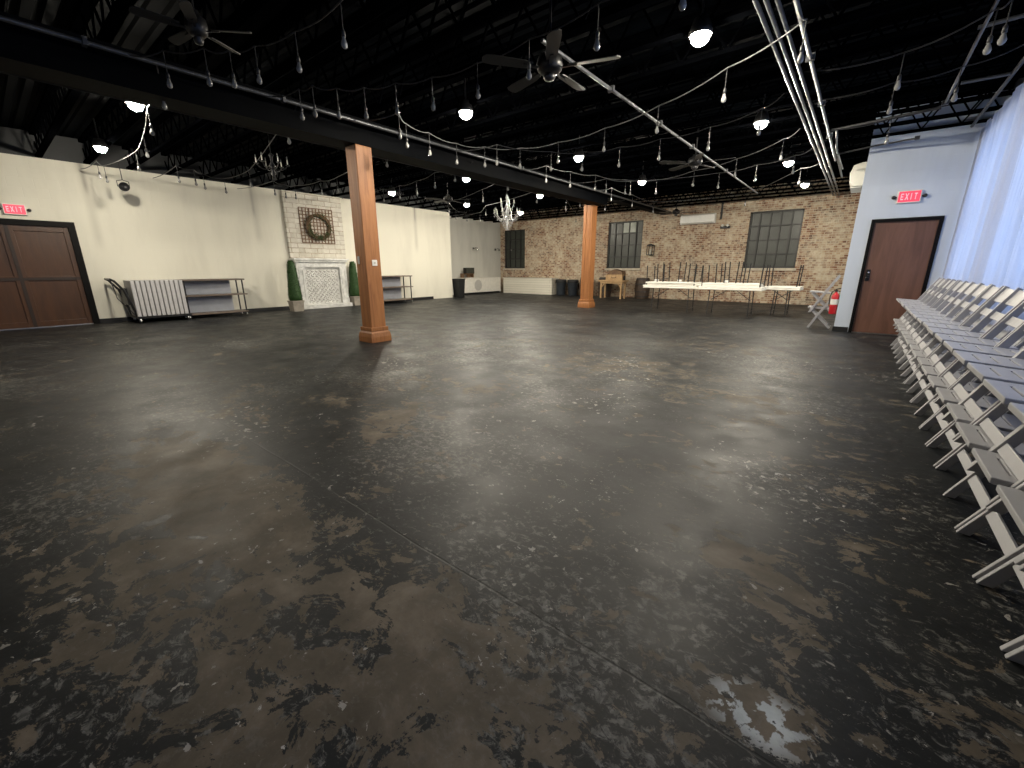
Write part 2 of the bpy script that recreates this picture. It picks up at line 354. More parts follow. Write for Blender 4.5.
# ---------------------------------------------------------------- mesh builder
class MB:
    def __init__(s): s.v = []; s.f = []; s.sm = []

    def add(s, vs, fs, smooth=False):
        o = len(s.v); s.v += [tuple(v) for v in vs]
        for f in fs: s.f.append([i + o for i in f]); s.sm.append(smooth)
        return s

    def box(s, x0, x1, y0, y1, z0, z1):
        vs = [(x, y, z) for z in (z0, z1) for y in (y0, y1) for x in (x0, x1)]
        return s.add(vs, [(0, 2, 3, 1), (4, 5, 7, 6), (0, 1, 5, 4), (2, 6, 7, 3), (0, 4, 6, 2), (1, 3, 7, 5)])

    def bar(s, a, b, w, t, side):
        """board from a to b, t thick along `side`, w wide across"""
        a = Vector(a); b = Vector(b); d = (b - a).normalized(); sd = Vector(side).normalized(); wv = d.cross(sd).normalized()
        vs = []
        for p in (a, b):
            for i, j in ((-1, -1), (1, -1), (1, 1), (-1, 1)):
                vs.append(p + wv * (i * w / 2) + sd * (j * t / 2))
        return s.add(vs, [(3, 2, 1, 0), (4, 5, 6, 7), (0, 1, 5, 4), (1, 2, 6, 5), (2, 3, 7, 6), (3, 0, 4, 7)])

    def tube(s, pts, r, n=8, cap=True):
        pts = [Vector(p) for p in pts]; rs = r if isinstance(r, (list, tuple)) else [r] * len(pts)
        rings = []; ref = None
        for i, p in enumerate(pts):
            d = (pts[min(i + 1, len(pts) - 1)] - pts[max(i - 1, 0)]).normalized()
            if ref is None:
                ref = d.orthogonal().normalized()
            ref = (ref - d * ref.dot(d)).normalized()
            q = d.cross(ref)
            rings.append([p + (ref * math.cos(2 * PI * k / n) + q * math.sin(2 * PI * k / n)) * rs[i] for k in range(n)])
        vs = [v for rr in rings for v in rr]; fs = []
        for i in range(len(pts) - 1):
            for k in range(n):
                fs.append((i * n + k, i * n + (k + 1) % n, (i + 1) * n + (k + 1) % n, (i + 1) * n + k))
        s.add(vs, fs, True)
        if cap:
            s.add(rings[0], [tuple(range(n))[::-1]]); s.add(rings[-1], [tuple(range(n))])
        return s

    def lathe(s, prof, c=(0, 0, 0), n=16, smooth=True, axis='Z'):
        vs = []; fs = []
        for r, z in prof:
            for k in range(n):
                a = 2 * PI * k / n
                p = (r * math.cos(a), r * math.sin(a), z)
                if axis == 'X': p = (z, p[0], p[1])
                if axis == 'Y': p = (p[0], z, p[1])
                vs.append((p[0] + c[0], p[1] + c[1], p[2] + c[2]))
        for i in range(len(prof) - 1):
            for k in range(n):
                fs.append((i * n + k, i * n + (k + 1) % n, (i + 1) * n + (k + 1) % n, (i + 1) * n + k))
        s.add(vs, fs, smooth)
        return s

    def prism(s, poly, a, axis_vec):
        """extrude polygon (3-D points) along axis_vec * a"""
        n = len(poly); v2 = Vector(axis_vec) * a
        vs = [Vector(p) for p in poly] + [Vector(p) + v2 for p in poly]
        fs = [tuple(range(n))[::-1], tuple(range(n, 2 * n))] + [(i, (i + 1) % n, (i + 1) % n + n, i + n) for i in range(n)]
        return s.add(vs, fs)

    def build(s, name, m, parent=None, bevel=0., loc=None):
        me = bpy.data.meshes.new(name); me.from_pydata(s.v, [], s.f); me.validate()
        bm = bmesh.new(); bm.from_mesh(me); bmesh.ops.recalc_face_normals(bm, faces=bm.faces[:]); bm.to_mesh(me); bm.free()
        if len(me.polygons) == len(s.sm):
            me.polygons.foreach_set('use_smooth', s.sm)
        me.materials.append(m)
        o = bpy.data.objects.new(name, me); C.objects.link(o)
        if parent: o.parent = parent
        if loc: o.location = loc
        if bevel:
            md = o.modifiers.new('edge', 'BEVEL'); md.width = bevel; md.segments = 2; md.limit_method = 'ANGLE'
        return o


def tag(o, label, cat, group=None):
    o['label'] = label; o['category'] = cat
    if group: o['group'] = group
    return o


def thing(name, label, cat, loc=(0, 0, 0), rz=0., group=None):
    o = bpy.data.objects.new(name, None); C.objects.link(o); o.empty_display_size = .1
    o.location = loc; o.rotation_euler = (0, 0, rz)
    return tag(o, label, cat, group)


def struct(o):
    o['kind'] = 'structure'; return o


def copy_tree(src, label=None, loc=None, rz=None, group=None):
    def rec(o, par):
        c = o.copy(); C.objects.link(c)
        if par is not None: c.parent = par
        for ch in list(o.children): rec(ch, c)
        return c
    r = rec(src, None)
    if label: r['label'] = label
    if loc is not None: r.location = loc
    if rz is not None: r.rotation_euler = (0, 0, rz)
    if group: r['group'] = group
    return r


# ---------------------------------------------------------------- the room
XL, XR, YB, YF, ZC = -14.4, 1.42, 18.5, -3.0, 4.15
XN = -15.75                                  # the nook's left wall
struct(MB().box(XN - .2, XR + .2, YF - .2, YB + .3, -.2, 0).build('floor', M_floor))

# ceiling deck: ribbed steel sheet
dk = MB()
prof = []
y = YF - .2
while y < YB + .3:
    prof += [(y, ZC), (y + .09, ZC), (y + .11, ZC + .04), (y + .16, ZC + .04)]; y += .18
vs = []; fs = []
for i, (yy, zz) in enumerate(prof):
    vs += [(XN - .2, yy, zz), (XR + .2, yy, zz)]
    if i: fs.append((2 * i - 2, 2 * i - 1, 2 * i + 1, 2 * i))
dk.add(vs, fs)
dk.box(XN - .2, XR + .2, YF - .2, YB + .3, ZC + .06, ZC + .2)
struct(dk.build('ceiling', M_deck))


def wall_panel(name, m, axis, plane, depth, a0, a1, z0, z1, holes=()):
    """solid wall with rectangular holes; axis 'X' spans x at y = plane, axis 'Y' spans y at x = plane; depth points away from the room"""
    A = sorted({a0, a1, *[h[0] for h in holes], *[h[1] for h in holes]}); Z = sorted({z0, z1, *[h[2] for h in holes], *[h[3] for h in holes]})
    mb = MB()
    for i in range(len(A) - 1):
        for j in range(len(Z) - 1):
            ca, cz = (A[i] + A[i + 1]) / 2, (Z[j] + Z[j + 1]) / 2
            if any(h[0] < ca < h[1] and h[2] < cz < h[3] for h in holes): continue
            lo, hi = min(plane, plane + depth), max(plane, plane + depth)
            if axis == 'X': mb.box(A[i], A[i + 1], lo, hi, Z[j], Z[j + 1])
            else: mb.box(lo, hi, A[i], A[i + 1], Z[j], Z[j + 1])
    return struct(mb.build(name, m))


WIN = [(-15.48, -14.05, 1.28, 3.25), (-9.29, -7.65, 1.28, 3.28), (-3.55, -1.88, 1.28, 3.28)]
wall_panel('wall_back', M_brick, 'X', YB, .3, XN - .2, XR + .2, 0, ZC, WIN)
DL = (-.42, 1.645, 0, 2.31)
wall_panel('wall_left', M_wallL, 'Y', XL, -.25, YF, 13.5, 0, ZC, [DL])
struct(MB().box(XN - .2, XL - .25, 13.25, 13.5, 0, ZC).build('wall_nook_end', M_wallG))
struct(MB().box(XN - .2, XN, 13.4, YB, 0, ZC).build('wall_nook', M_wallG))
DR = (0.0, 1.0, 0, 2.19)
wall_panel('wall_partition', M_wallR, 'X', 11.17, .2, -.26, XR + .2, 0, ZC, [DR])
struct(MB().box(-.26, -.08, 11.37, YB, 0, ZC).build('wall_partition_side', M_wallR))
RW = [(-2.2, 1.4, .9, 3.35), (1.75, 5.35, .9, 3.35), (5.7, 8.2, .9, 3.35), (8.5, 10.95, .9, 3.35)]
wall_panel('wall_right', M_wallW, 'Y', XR, .25, YF, 11.17, 0, ZC, RW)
struct(MB().box(XN - .2, XR + .2, YF - .2, YF, 0, ZC).build('wall_front', M_wallB))
bb = MB(); bb.box(XL, XL + .02, 1.66, 6.3, 0, .11); bb.box(XL, XL + .02, 8.5, 12.35, 0, .11); bb.box(XL, XL + .02, YF, -.45, 0, .11)
struct(bb.build('baseboard_left', M_black))
bp_ = MB(); bp_.box(-.275, -.02, 11.15, 11.17, 0, .1); bp_.box(-.275, -.26, 11.17, 11.4, 0, .1); bp_.box(1.02, XR, 11.15, 11.17, 0, .1)
struct(bp_.build('baseboard_partition', M_black))

# daylight windows behind the curtain
for i, (y0, y1, z0, z1) in enumerate(RW):
    f = MB()
    for yy in (y0, (y0 + y1) / 2 - .03, y1 - .06): f.box(XR + .06, XR + .13, yy, yy + .06, z0, z1)
    for zz in (z0, (z0 + z1) / 2 - .03, z1 - .06): f.box(XR + .06, XR + .13, y0, y1, zz, zz + .06)
    w = struct(f.build('window_%d' % (i + 4), M_white))
    MB().box(XR + .10, XR + .11, y0, y1, z0, z1).build('pane', M_day, w)

# steel sash windows in the brick wall
for i, (x0, x1, z0, z1) in enumerate(WIN):
    f = MB(); yy = YB + .10
    f.box(x0, x0 + .06, yy - .03, yy + .03, z0, z1); f.box(x1 - .06, x1, yy - .03, yy + .03, z0, z1)
    f.box(x0, x1, yy - .03, yy + .03, z0, z0 + .06); f.box(x0, x1, yy - .03, yy + .03, z1 - .06, z1)
    nc = 4 if i == 0 else 5
    for k in range(1, nc): xx = x0 + (x1 - x0) * k / nc; f.box(xx - .02, xx + .02, yy - .02, yy + .02, z0, z1)
    for k in range(1, 4): zz = z0 + (z1 - z0) * k / 4; f.box(x0, x1, yy - .02, yy + .02, zz - .022, zz + .022)
    xa, xb = x0 + (x1 - x0) / nc, x1 - (x1 - x0) / nc
    for zz in (z0 + (z1 - z0) / 4, z0 + 3 * (z1 - z0) / 4): f.box(xa, xb, yy - .04, yy + .02, zz - .03, zz + .03)
    for xx in (xa, xb): f.box(xx - .03, xx + .03, yy - .04, yy + .02, z0 + (z1 - z0) / 4, z0 + 3 * (z1 - z0) / 4)
    w = struct(f.build('window_%d' % (i + 1), M_steel))
    MB().box(x0, x1, yy + .021, yy + .03, z0, z1).build('pane', M_pane, w)
    if i == 1:
        MB().box(-8.62, -8.02, yy + .012, yy + .021, 2.80, 3.22).build('pale_pane', M_panepale, w)
    MB().box(x0 - .05, x1 + .05, YB - .06, YB + .12, z0 - .09, z0).build('sill', M_sill, w)

# beam carried by the two posts, open-web joists above it
bmm = MB(); bmm.box(-7.12, -6.66, YF, 13.1, 3.23, 3.62); bmm.box(-7.05, -6.72, 13.1, YB, 3.46, 3.62); struct(bmm.build('ceiling_beam', M_beam))
jm = MB()
jx0, jx1 = XN, XR
jm.box(jx0, jx1, -.05, .05, 0, .045); jm.box(jx0, jx1, -.05, .05, .44, .50)
n = 34; dx = (jx1 - jx0) / n
for k in range(n):
    a, b = jx0 + k * dx, jx0 + (k + .5) * dx
    jm.bar((a, 0, .04), (b, 0, .45), .022, .022, (0, 1, 0)); jm.bar((b, 0, .45), (a + dx, 0, .04), .022, .022, (0, 1, 0))
jo = jm.build('ceiling_joist', M_joist); struct(jo)
k = 0
for i in range(-12, 16):
    yy = 6.65 + .7525 * i
    if yy < -2.5 or yy > 18.3: continue
    o = jo if k == 0 else jo.copy()
    if k: C.objects.link(o)
    o.location = (0, yy, 3.64); k += 1

# ---------------------------------------------------------------- doors
def door_leaf(mb, x0, x1, y0, y1, z0, z1, panels): mb.box(x0, x1, y0, y1, z0, z1)
d1 = MB()
for (a, b, c, d) in ((-.47, -.35, 0, 2.335), (1.545, 1.665, 0, 2.335), (-.35, 1.545, 2.22, 2.335)):
    d1.box(XL - .12, XL + .025, a, b, c, d)
d1 = struct(d1.build('door_1', M_frame))
for (a, b, nm) in ((-.35, .594, 'l'), (.606, 1.545, 'r')):
    lf = MB(); lf.box(XL - .09, XL - .05, a, b, .02, 2.22)
    for (p, q, r_, s_) in ((a, a + .09, .02, 2.22), (b - .09, b, .02, 2.22), (a + .09, b - .09, 2.10, 2.22), (a + .09, b - .09, 1.04, 1.14), (a + .09, b - .09, .02, .14)):
        lf.box(XL - .05, XL - .025, p, q, r_, s_)
    leaf = lf.build('door_leaf', M_doorl, d1, .004)
for zz in (.14, 1.14): pass
MB().box(XL - .03, XL - .012, .57, .63, .02, 2.22).build('astragal', mat('very_dark_brown', (.022, .011, .006), .5), d1)
MB().box(XL - .09, XL - .018, -.35, 1.545, 1.05, 1.11).build('panic_rail', mat('very_dark_brown', (.022, .011, .006), .5), d1)
MB().box(XL - .16, XL + .02, -.35, 1.545, 0, .02).build('threshold', M_alu, d1)
MB().box(XL - .30, XL - .24, -.5, 1.7, 0, 2.4).build('backing', M_black, d1)

d2 = MB()
for (a, b, c, d) in ((-.005, .05, 0, 2.195), (.95, 1.005, 0, 2.195), (.05, .95, 2.135, 2.195)):
    d2.box(a, b, 11.14, 11.32, c, d)
d2 = struct(d2.build('door_2', M_frame))
lf = MB(); lf.box(.05, .95, 11.185, 11.23, .015, 2.135); lf.build('door_leaf', M_doorr, d2, .003)
MB().box(.05, .95, 11.15, 11.34, 0, .015).build('threshold', M_alu, d2)
kb = MB(); kb.box(.08, .145, 11.165, 11.187, 1.04, 1.26); kb.build('lock_plate', M_blackmetal, d2, .004)
kb = MB(); kb.lathe([(.0, -.075), (.022, -.073), (.03, -.06), (.028, -.045), (.012, -.035), (.012, 0)], (.112, 11.165, 1.10), 14, True, 'Y')
kb.build('door_knob', M_blackmetal, d2)
kb = MB(); kb.lathe([(.0, -.022), (.02, -.02), (.022, 0)], (.112, 11.165, 1.20), 14, True, 'Y'); kb.build('deadbolt', M_chrome, d2)

# ---------------------------------------------------------------- exit signs (with their two small lamps)
LET = {'E': [(0, 0, .2, 1), (.2, 0, .8, .17), (.2, .415, .7, .585), (.2, .83, .8, 1)], 'I': [(.3, 0, .52, 1)], 'T': [(.3, 0, .52, .83), (0, .83, .82, 1)]}


def exit_sign(loc, rz, label):
    t = thing('exit_sign', label, 'sign', loc, rz, 'exit signs over doors')     # local: faces -Y, x along the wall
    MB().box(-.17, .17, -.055, 0, -.11, .11).build('housing', M_white, t, .008)
    MB().box(-.15, .15, -.06, -.055, -.09, .09).build('face', M_exitface, t)
    w, h, x = .05, .11, -.118
    tx = MB()
    for ch in 'EXIT':
        if ch == 'X':
            tx.bar((x + .003, -.062, -h / 2), (x + w * .85, -.062, h / 2), .013, .004, (0, 1, 0)); tx.bar((x + w * .85, -.062, -h / 2), (x + .003, -.062, h / 2), .013, .004, (0, 1, 0))
        else:
            for (a, b, c, d) in LET[ch]: tx.box(x + a * w, x + c * w, -.064, -.06, -h / 2 + b * h, -h / 2 + d * h)
        x += .062
    tx.build('lettering', M_exittext, t)
    for s in (-1, 1):
        l = MB(); l.lathe([(.0, -.075), (.03, -.07), (.034, -.03), (.02, -.01), (.02, .0)], (s * .215, 0, 0), 12, True, 'Y'); l.box(min(s * .17, s * .215), max(s * .17, s * .215), -.03, -.01, -.012, .012)
        l.build('lamp_head', M_darkmetal, t)
    return t


exit_sign((XL + .001, .80, 2.53), PI / 2, 'red exit sign above the brown double door on the left')
exit_sign((.46, 11.169, 2.56), 0, 'red exit sign above the single brown door beside the curtain')

# ---------------------------------------------------------------- posts
def post(cx, cy, w, top, label):
    t = thing('support_column', label, 'column', (cx, cy, 0), 0, 'square timber posts under the beam')
    h = w / 2
    MB().box(-h, h, -h, h, 0, top).build('shaft', M_post, t, .012)
    b = MB(); e = h + .045
    vs = []
    for z, q in ((0, e + .012), (.10, e + .012), (.17, e), (.20, h + .02)): vs += [(-q, -q, z), (q, -q, z), (q, q, z), (-q, q, z)]
    fs = []
    for i in range(3):
        for k in range(4): fs.append((i * 4 + k, i * 4 + (k + 1) % 4, i * 4 + 4 + (k + 1) % 4, i * 4 + 4 + k))
    fs += [(3, 2, 1, 0), (12, 13, 14, 15)]
    b.add(vs, fs); b.build('plinth', M_post, t, .004)
    c = MB()
    q = h + .03
    c.box(-q, q, -q, q, .20, .27); c.build('base_moulding', M_post, t, .01)
    return t


post(-6.815, 4.40, .30, 3.23, 'orange timber post nearer the camera, with white wall plate')
p2 = post(-7.12, 12.86, .32, 3.23, 'orange timber post farther back, before the brick wall')
for s in (-.07, .07):
    MB().box(-.025 + s, .025 + s, -.172, -.158, .3, 3.2).build('moulding_strip', M_post, p2, .003)
sp_ = MB().box(-6.664, -6.654, 4.37, 4.47, 1.34, 1.44).build('switch_plate', M_white, None, .002); tag(sp_, 'white switch plate on the side of the nearer timber post', 'switch')
MB().box(-6.656, -6.648, 4.405, 4.435, 1.375, 1.405).build('toggle', M_emblem, sp_)
sp2 = MB().box(-6.90, -6.84, 4.238, 4.249, 1.37, 1.50).build('outlet_plate', M_emblem, None, .002); tag(sp2, 'narrow grey outlet plate on the front of the nearer timber post', 'outlet')

# ---------------------------------------------------------------- white folding chairs, two tiers along the curtain
SL = .52                                     # lean of the long side boards


def make_chair(label):
    t = thing('folding_chair', label, 'chair', (0, 0, 0), 0, 'white folding chairs along the curtain')   # local: -X is the front, foot at the origin
    hw = .208
    st = MB(); zf, zr, xf, xr = .462, .435, -.055, .32
    zz = lambda x: zf + (zr - zf) * (x - xf) / (xr - xf)
    ed = [(-.055, .012), (.020, .087), (.095, .165), (.173, .245), (.253, .32)]
    for (a, b) in ed:
        vs = [(a, -.193, zz(a) - .028), (b, -.193, zz(b) - .028), (b, .193, zz(b) - .028), (a, .193, zz(a) - .028), (a, -.193, zz(a)), (b, -.193, zz(b)), (b, .193, zz(b)), (a, .193, zz(a))]
        st.add(vs, [(3, 2, 1, 0), (4, 5, 6, 7), (0, 1, 5, 4), (1, 2, 6, 5), (2, 3, 7, 6), (3, 0, 4, 7)])
    for s in (-1, 1):
        vs = [(x, s * q, zz(x) - d) for d in (.030, .001) for x, q in ((xf + .005, .105), (xr - .005, .105), (xr - .005, .192), (xf + .005, .192))]
        st.add(vs, [(3, 2, 1, 0), (4, 5, 6, 7), (0, 1, 5, 4), (1, 2, 6, 5), (2, 3, 7, 6), (3, 0, 4, 7)])
    st.build('seat', M_chair, t, .005)
    for s in (-1, 1):
        m_ = MB()
        pts = [(0, 0), (SL * .40, .40), (SL * .62, .62), (SL * .80 - .004, .80)]
        w = [.042, .048, .048, .034]
        poly = []
        nrm = Vector((1, 0, -SL)).normalized()
        L_ = [Vector((x, s * hw - .011, z)) - nrm * (q / 2) for (x, z), q in zip(pts, w)]; R_ = [Vector((x, s * hw - .011, z)) + nrm * (q / 2) for (x, z), q in zip(pts, w)]
        L_[0].z = R_[0].z = 0; R_[0].x += .012
        m_.prism(L_ + R_[::-1], .022, (0, 1, 0)); m_.build('side_frame', M_chair, t, .003)
    for s in (-1, 1):
        m_ = MB(); m_.bar((-.01, s * .178, .42), (.395, s * .178, .012), .040, .018, (0, 1, 0)); m_.build('leg', M_chair, t, .003)
    m_ = MB(); zc = .145; c = Vector((SL * zc, 0, zc)); d = Vector((SL, 0, 1)).normalized() * .026
    m_.bar(c - d, c + d, .018, .395, (0, 1, 0)); m_.build('front_stretcher', M_chair, t, .003)
    m_ = MB(); c = Vector((.33, 0, .078)); d = Vector((.405, 0, -.408)).normalized() * .02
    m_.bar(c - d, c + d, .016, .34, (0, 1, 0)); m_.build('rear_stretcher', M_chair, t, .003)
    for (za, zb) in ((.675, .785), (.56, .615)):
        m_ = MB(); a = Vector((SL * za + .006, 0, za)); b = Vector((SL * zb + .006, 0, zb))
        # slightly dished board
        n_ = 6; vs = []; out = Vector((1, 0, -SL)).normalized()
        for k in range(n_ + 1):
            yy = -.197 + .394 * k / n_; bow = .018 * (1 - (2 * k / n_ - 1) ** 2)
            for p, q in ((a, -.008), (b, -.008), (b, .008), (a, .008)):
                v = p + out * (q + bow); vs.append((v.x, yy, v.z))
        fs = [(0, 1, 2, 3), tuple(4 * n_ + i for i in (3, 2, 1, 0))]
        for k in range(n_):
            for i in range(4): fs.append((4 * k + i, 4 * k + (i + 1) % 4, 4 * k + 4 + (i + 1) % 4, 4 * k + 4 + i))
        m_.add(vs, fs); m_.build('back_slat', M_chair, t, .003)
    return t


CH0 = None
FOOTX, PITCHY, Y0 = .62, .4525, 9.67
NCH = 18
for tier in (0, 1):
    for k in range(NCH):
        cy = Y0 - PITCHY * (k + .5)
        where = 'standing on the floor' if tier == 0 else 'stacked on top'
        lab = 'white folding chair %s, %s in its row counting from the brown door' % (where, ORD[k])
        loc = (FOOTX - .03 * tier + random.uniform(-.008, .008), cy, .338 * tier)
        if CH0 is None: CH0 = make_chair(lab); CH0.location = loc
        else: copy_tree(CH0, lab, loc)
        (CH0 if (tier == 0 and k == 0) else None)
copy_tree(CH0, 'white folding chair open on the floor beside the fire extinguisher', (-.74, 11.70, 0), 0, 'two white folding chairs beside the fire extinguisher')
copy_tree(CH0, 'white folding chair stacked on the one beside the fire extinguisher', (-.76, 11.70, .338), 0, 'two white folding chairs beside the fire extinguisher')

# ---------------------------------------------------------------- curtain
names = ['nearest the brown door', 'second along from the brown door', 'third along from the brown door, behind the chairs', 'closest to the camera at the right edge']
yend = 11.12
for i in range(4):
    ya, yb = yend - 3.1 * (i + 1), yend - 3.1 * i - .02
    ny, nz_ = 220, 26
    mb = MB(); vs = []; fs = []
    ph = [random.uniform(0, 6.28) for _ in range(6)]
    for j in range(nz_ + 1):
        z = .06 + (3.56 - .06) * j / nz_
        top = j / nz_
        for q in range(ny + 1):
            yy = ya + (yb - ya) * q / ny
            s = yy * 2 * PI
            wob = .35 * math.sin(z * 1.3 + ph[3] + yy) + .12 * math.sin(z * 2.9 + yy * 3)
            f = .040 * math.sin(s / .235 + wob + ph[0]) * (.55 + .45 * math.sin(s / 1.3 + ph[5])) + .020 * math.sin(s / .151 - wob * .8 + ph[1]) + .034 * math.sin(s / .52 + ph[2] + .6 * wob)
            f2 = .016 * math.sin(s / .105 + ph[4])
            x = 1.205 + f * (1 - top * .55) + f2 * top
            vs.append((x, yy + .012 * math.sin(s / .235 + ph[5]), z + (.018 * math.sin(s / .105 + ph[4]) if j == nz_ else 0)))
    for j in range(nz_):
        for q in range(ny):
            a = j * (ny + 1) + q; fs.append((a, a + 1, a + ny + 2, a + ny + 1))
    mb.add(vs, fs, True)
    o = mb.build('curtain', M_curtain); tag(o, 'white sheer curtain panel over the window, ' + names[i], 'curtain', 'white curtain panels along the right wall')
rod = MB().tube([(1.25, -2, 3.57), (1.25, 11.13, 3.57)], .014, 8).build('curtain_rod', M_conduit_dark); tag(rod, 'thin metal rod carrying the white curtain along the right wall', 'curtain rod')

# ---------------------------------------------------------------- conduits
def pipe(pts, r, label, m=M_conduit, clamps=(), name='conduit'):
    t = thing(name, label, 'pipe', (0, 0, 0), 0, 'metal conduits under the black ceiling')
    MB().tube(pts, r, 8).build('tube', m, t)
    for c in clamps:
        c = Vector(c); MB().box(c.x - r - .02, c.x + r + .02, c.y - .02, c.y + .02, c.z - r - .01, c.z + r + .02).build('clamp', m, t, .004)
    return t


for dx_, nm in ((-1.14, 'left'), (-1.065, 'middle'), (-.985, 'right')):
    pipe([(dx_, -2.9, 3.6), (dx_, 18.4, 3.6)], .021, '%s one of three parallel steel conduits under the ceiling' % nm)
pipe([(-.82, -2.9, 3.5), (-.82, 12.0, 3.5), (-.82, 12.2, 3.62), (-.82, 15, 3.62)], .022, 'single steel conduit right of the three parallel ones', M_conduit, [(-.82, y_, 3.5) for y_ in (6.2, 7.9, 9.8)])
pipe([(-6.48, -2.9, 3.5), (-6.48, 18.4, 3.5)], .024, 'long pipe running above the nearer timber post', M_conduit, [(-6.48, y_, 3.5) for y_ in (1.17, 3.1, 5.0, 8.4, 11.8)])
pipe([(-2.88, 4.05, 3.5), (-2.88, 15.6, 3.5)], .02, 'slim steel conduit running back from the near ceiling fan', M_conduit, [(-2.88, y_, 3.5) for y_ in (5.6, 7.3, 9.0, 11.6)])
pipe([(-8.12, -2.9, 3.5), (-8.12, 12, 3.5)], .02, 'dark pipe left of the beam above the timber posts', M_conduit_dark)
pipe([(.52, -2.9, 3.5), (.52, 9.0, 3.5)], .016, 'slim conduit on the ceiling between chairs and door', M_conduit, [(.52, 8.95, 3.5)])
pipe([(1.05, -2.9, 3.6), (1.05, 11.1, 3.6)], .024, 'pipe along the top of the white curtain', M_conduit_dark)
pipe([(-.80, 9.78, 3.58), (.52, 9.5, 3.58)], .022, 'short pipe crossing above the partition wall', M_conduit_dark)
pipe([(.60, 8.53, 3.6), (1.05, 8.53, 3.6)], .02, 'short bright pipe stub meeting the curtain pipe, farther one', M_conduit)
pipe([(.50, 6.78, 3.6), (1.05, 6.72, 3.6)], .02, 'short bright pipe stub meeting the curtain pipe, nearer one', M_conduit)
pipe([(-.75, 10.9, 3.4), (-.2, 10.7, 3.42), (.36, 10.45, 3.40)], .014, 'thin cable conduit hanging before the partition wall', M_conduit_dark, [(.36, 10.45, 3.4)])
pipe([(-.74, 9.9, 3.62), (-.74, 10.6, 3.42), (-.70, 12.5, 3.40)], .016, 'bent conduit beside the single conduit near the partition', M_conduit)

# ---------------------------------------------------------------- flood lamps in the ceiling grid
FL = [(-1.65, 5.06, 'large lamp nearest the camera, left of the three conduits'), (-5.0, 5.10, 'lamp left of the near ceiling fan'), (-1.65, 8.43, 'second lamp from the camera beside the three conduits'),
      (-5.02, 8.46, 'lamp behind the near ceiling fan'), (-5.0, 11.78, 'lamp before the farther timber post, right side'), (-1.65, 11.80, 'third lamp from the camera beside the three conduits'),
      (-1.63, 15.08, 'farthest lamp beside the three conduits, near the brick wall'), (-8.40, 11.84, 'lamp just right of the crystal chandelier'), (-8.38, 8.50, 'lamp right of the nearer timber post'),
      (-11.6, 11.76, 'lamp left of the crystal chandelier'), (-11.6, 8.52, 'lamp right above the cream wall behind the nearer post'), (-8.38, 1.91, 'right one of two lamps above the brown double door side'),
      (-11.76, 2.0, 'left one of two lamps above the brown double door side'), (-11.5, 14.84, 'farthest lamp behind the crystal chandelier')]
fl0 = None
for (x, y_, lab) in FL:
    if fl0 is None:
        fl0 = thing('ceiling_lamp', '', 'lamp', (x, y_, 3.54), 0, 'round ceiling lamps')
        MB().lathe([(.0, .15), (.07, .15), (.11, .05), (.115, 0), (.10, 0), (.095, .02)], (0, 0, 0), 20).build('housing', M_blackmetal, fl0)
        MB().lathe([(.0, -.085), (.03, -.081), (.06, -.066), (.082, -.04), (.09, -.01), (.09, .02)], (0, 0, 0), 20).build('lens', M_lens, fl0)
        MB().tube([(0, 0, .14), (0, 0, .5)], .012, 6).build('stem', M_blackmetal, fl0)
        t = fl0
    else: t = copy_tree(fl0, None, (x, y_, 3.54))
    t['label'] = 'bright round ceiling lamp, ' + lab

# ---------------------------------------------------------------- string lights
SOCK = MB().lathe([(.0, .0), (.008, -.0), (.017, -.015), (.018, -.06), (.0, -.06)], (0, 0, 0), 8)
BULB = MB().lathe([(.0, -.055), (.013, -.06), (.018, -.08), (.027, -.104), (.029, -.12), (.023, -.139), (.010, -.149), (.0, -.151)], (0, 0, 0), 10)
sock_me = bulb_me = None


def string_light(label, pix, z=3.2, ends=None, m=M_cable, r=.007, drop=.20, zs=None, sag=0):
    global sock_me, bulb_me
    pts = [at(px, py, (zs[i] if zs else z)) for i, (px, py) in enumerate(pix)]
    t = thing('string_light', label, 'string light', (pts[0].x, pts[0].y, 0), 0, 'string lights with hanging bulbs')
    o0 = Vector((pts[0].x, pts[0].y, 0))
    path = [p + Vector((0, 0, .09 + drop)) for p in pts]
    if ends:
        if ends[0]: path = [Vector(ends[0])] + path
        if ends[1]: path = path + [Vector(ends[1])]
    # soft sagging between supports
    fine = []
    for a, b in zip(path, path[1:]):
        for k in range(6):
            u = k / 6; p = a.lerp(b, u); p.z -= .035 * 4 * u * (1 - u); fine.append(p - o0)
    fine.append(path[-1] - o0)
    MB().tube(fine, r, 6).build('cord', m, t)
    for p in pts:
        q = p + Vector((0, 0, .09)) - o0
        MB().tube([q + Vector((0, 0, drop)), q - Vector((0, 0, .004))], .005, 5).build('hanging_wire', M_cable, t)
        if sock_me is None:
            s = SOCK.build('socket', M_cable, t); sock_me = s.data; b = BULB.build('bulb', M_bulb, t); bulb_me = b.data
        else:
            s = bpy.data.objects.new('socket', sock_me); b = bpy.data.objects.new('bulb', bulb_me); C.objects.link(s); C.objects.link(b); s.parent = t; b.parent = t
        s.location = q; b.location = q
    return t


def px(s): return [tuple(map(float, q.split(','))) for q in s.split()]


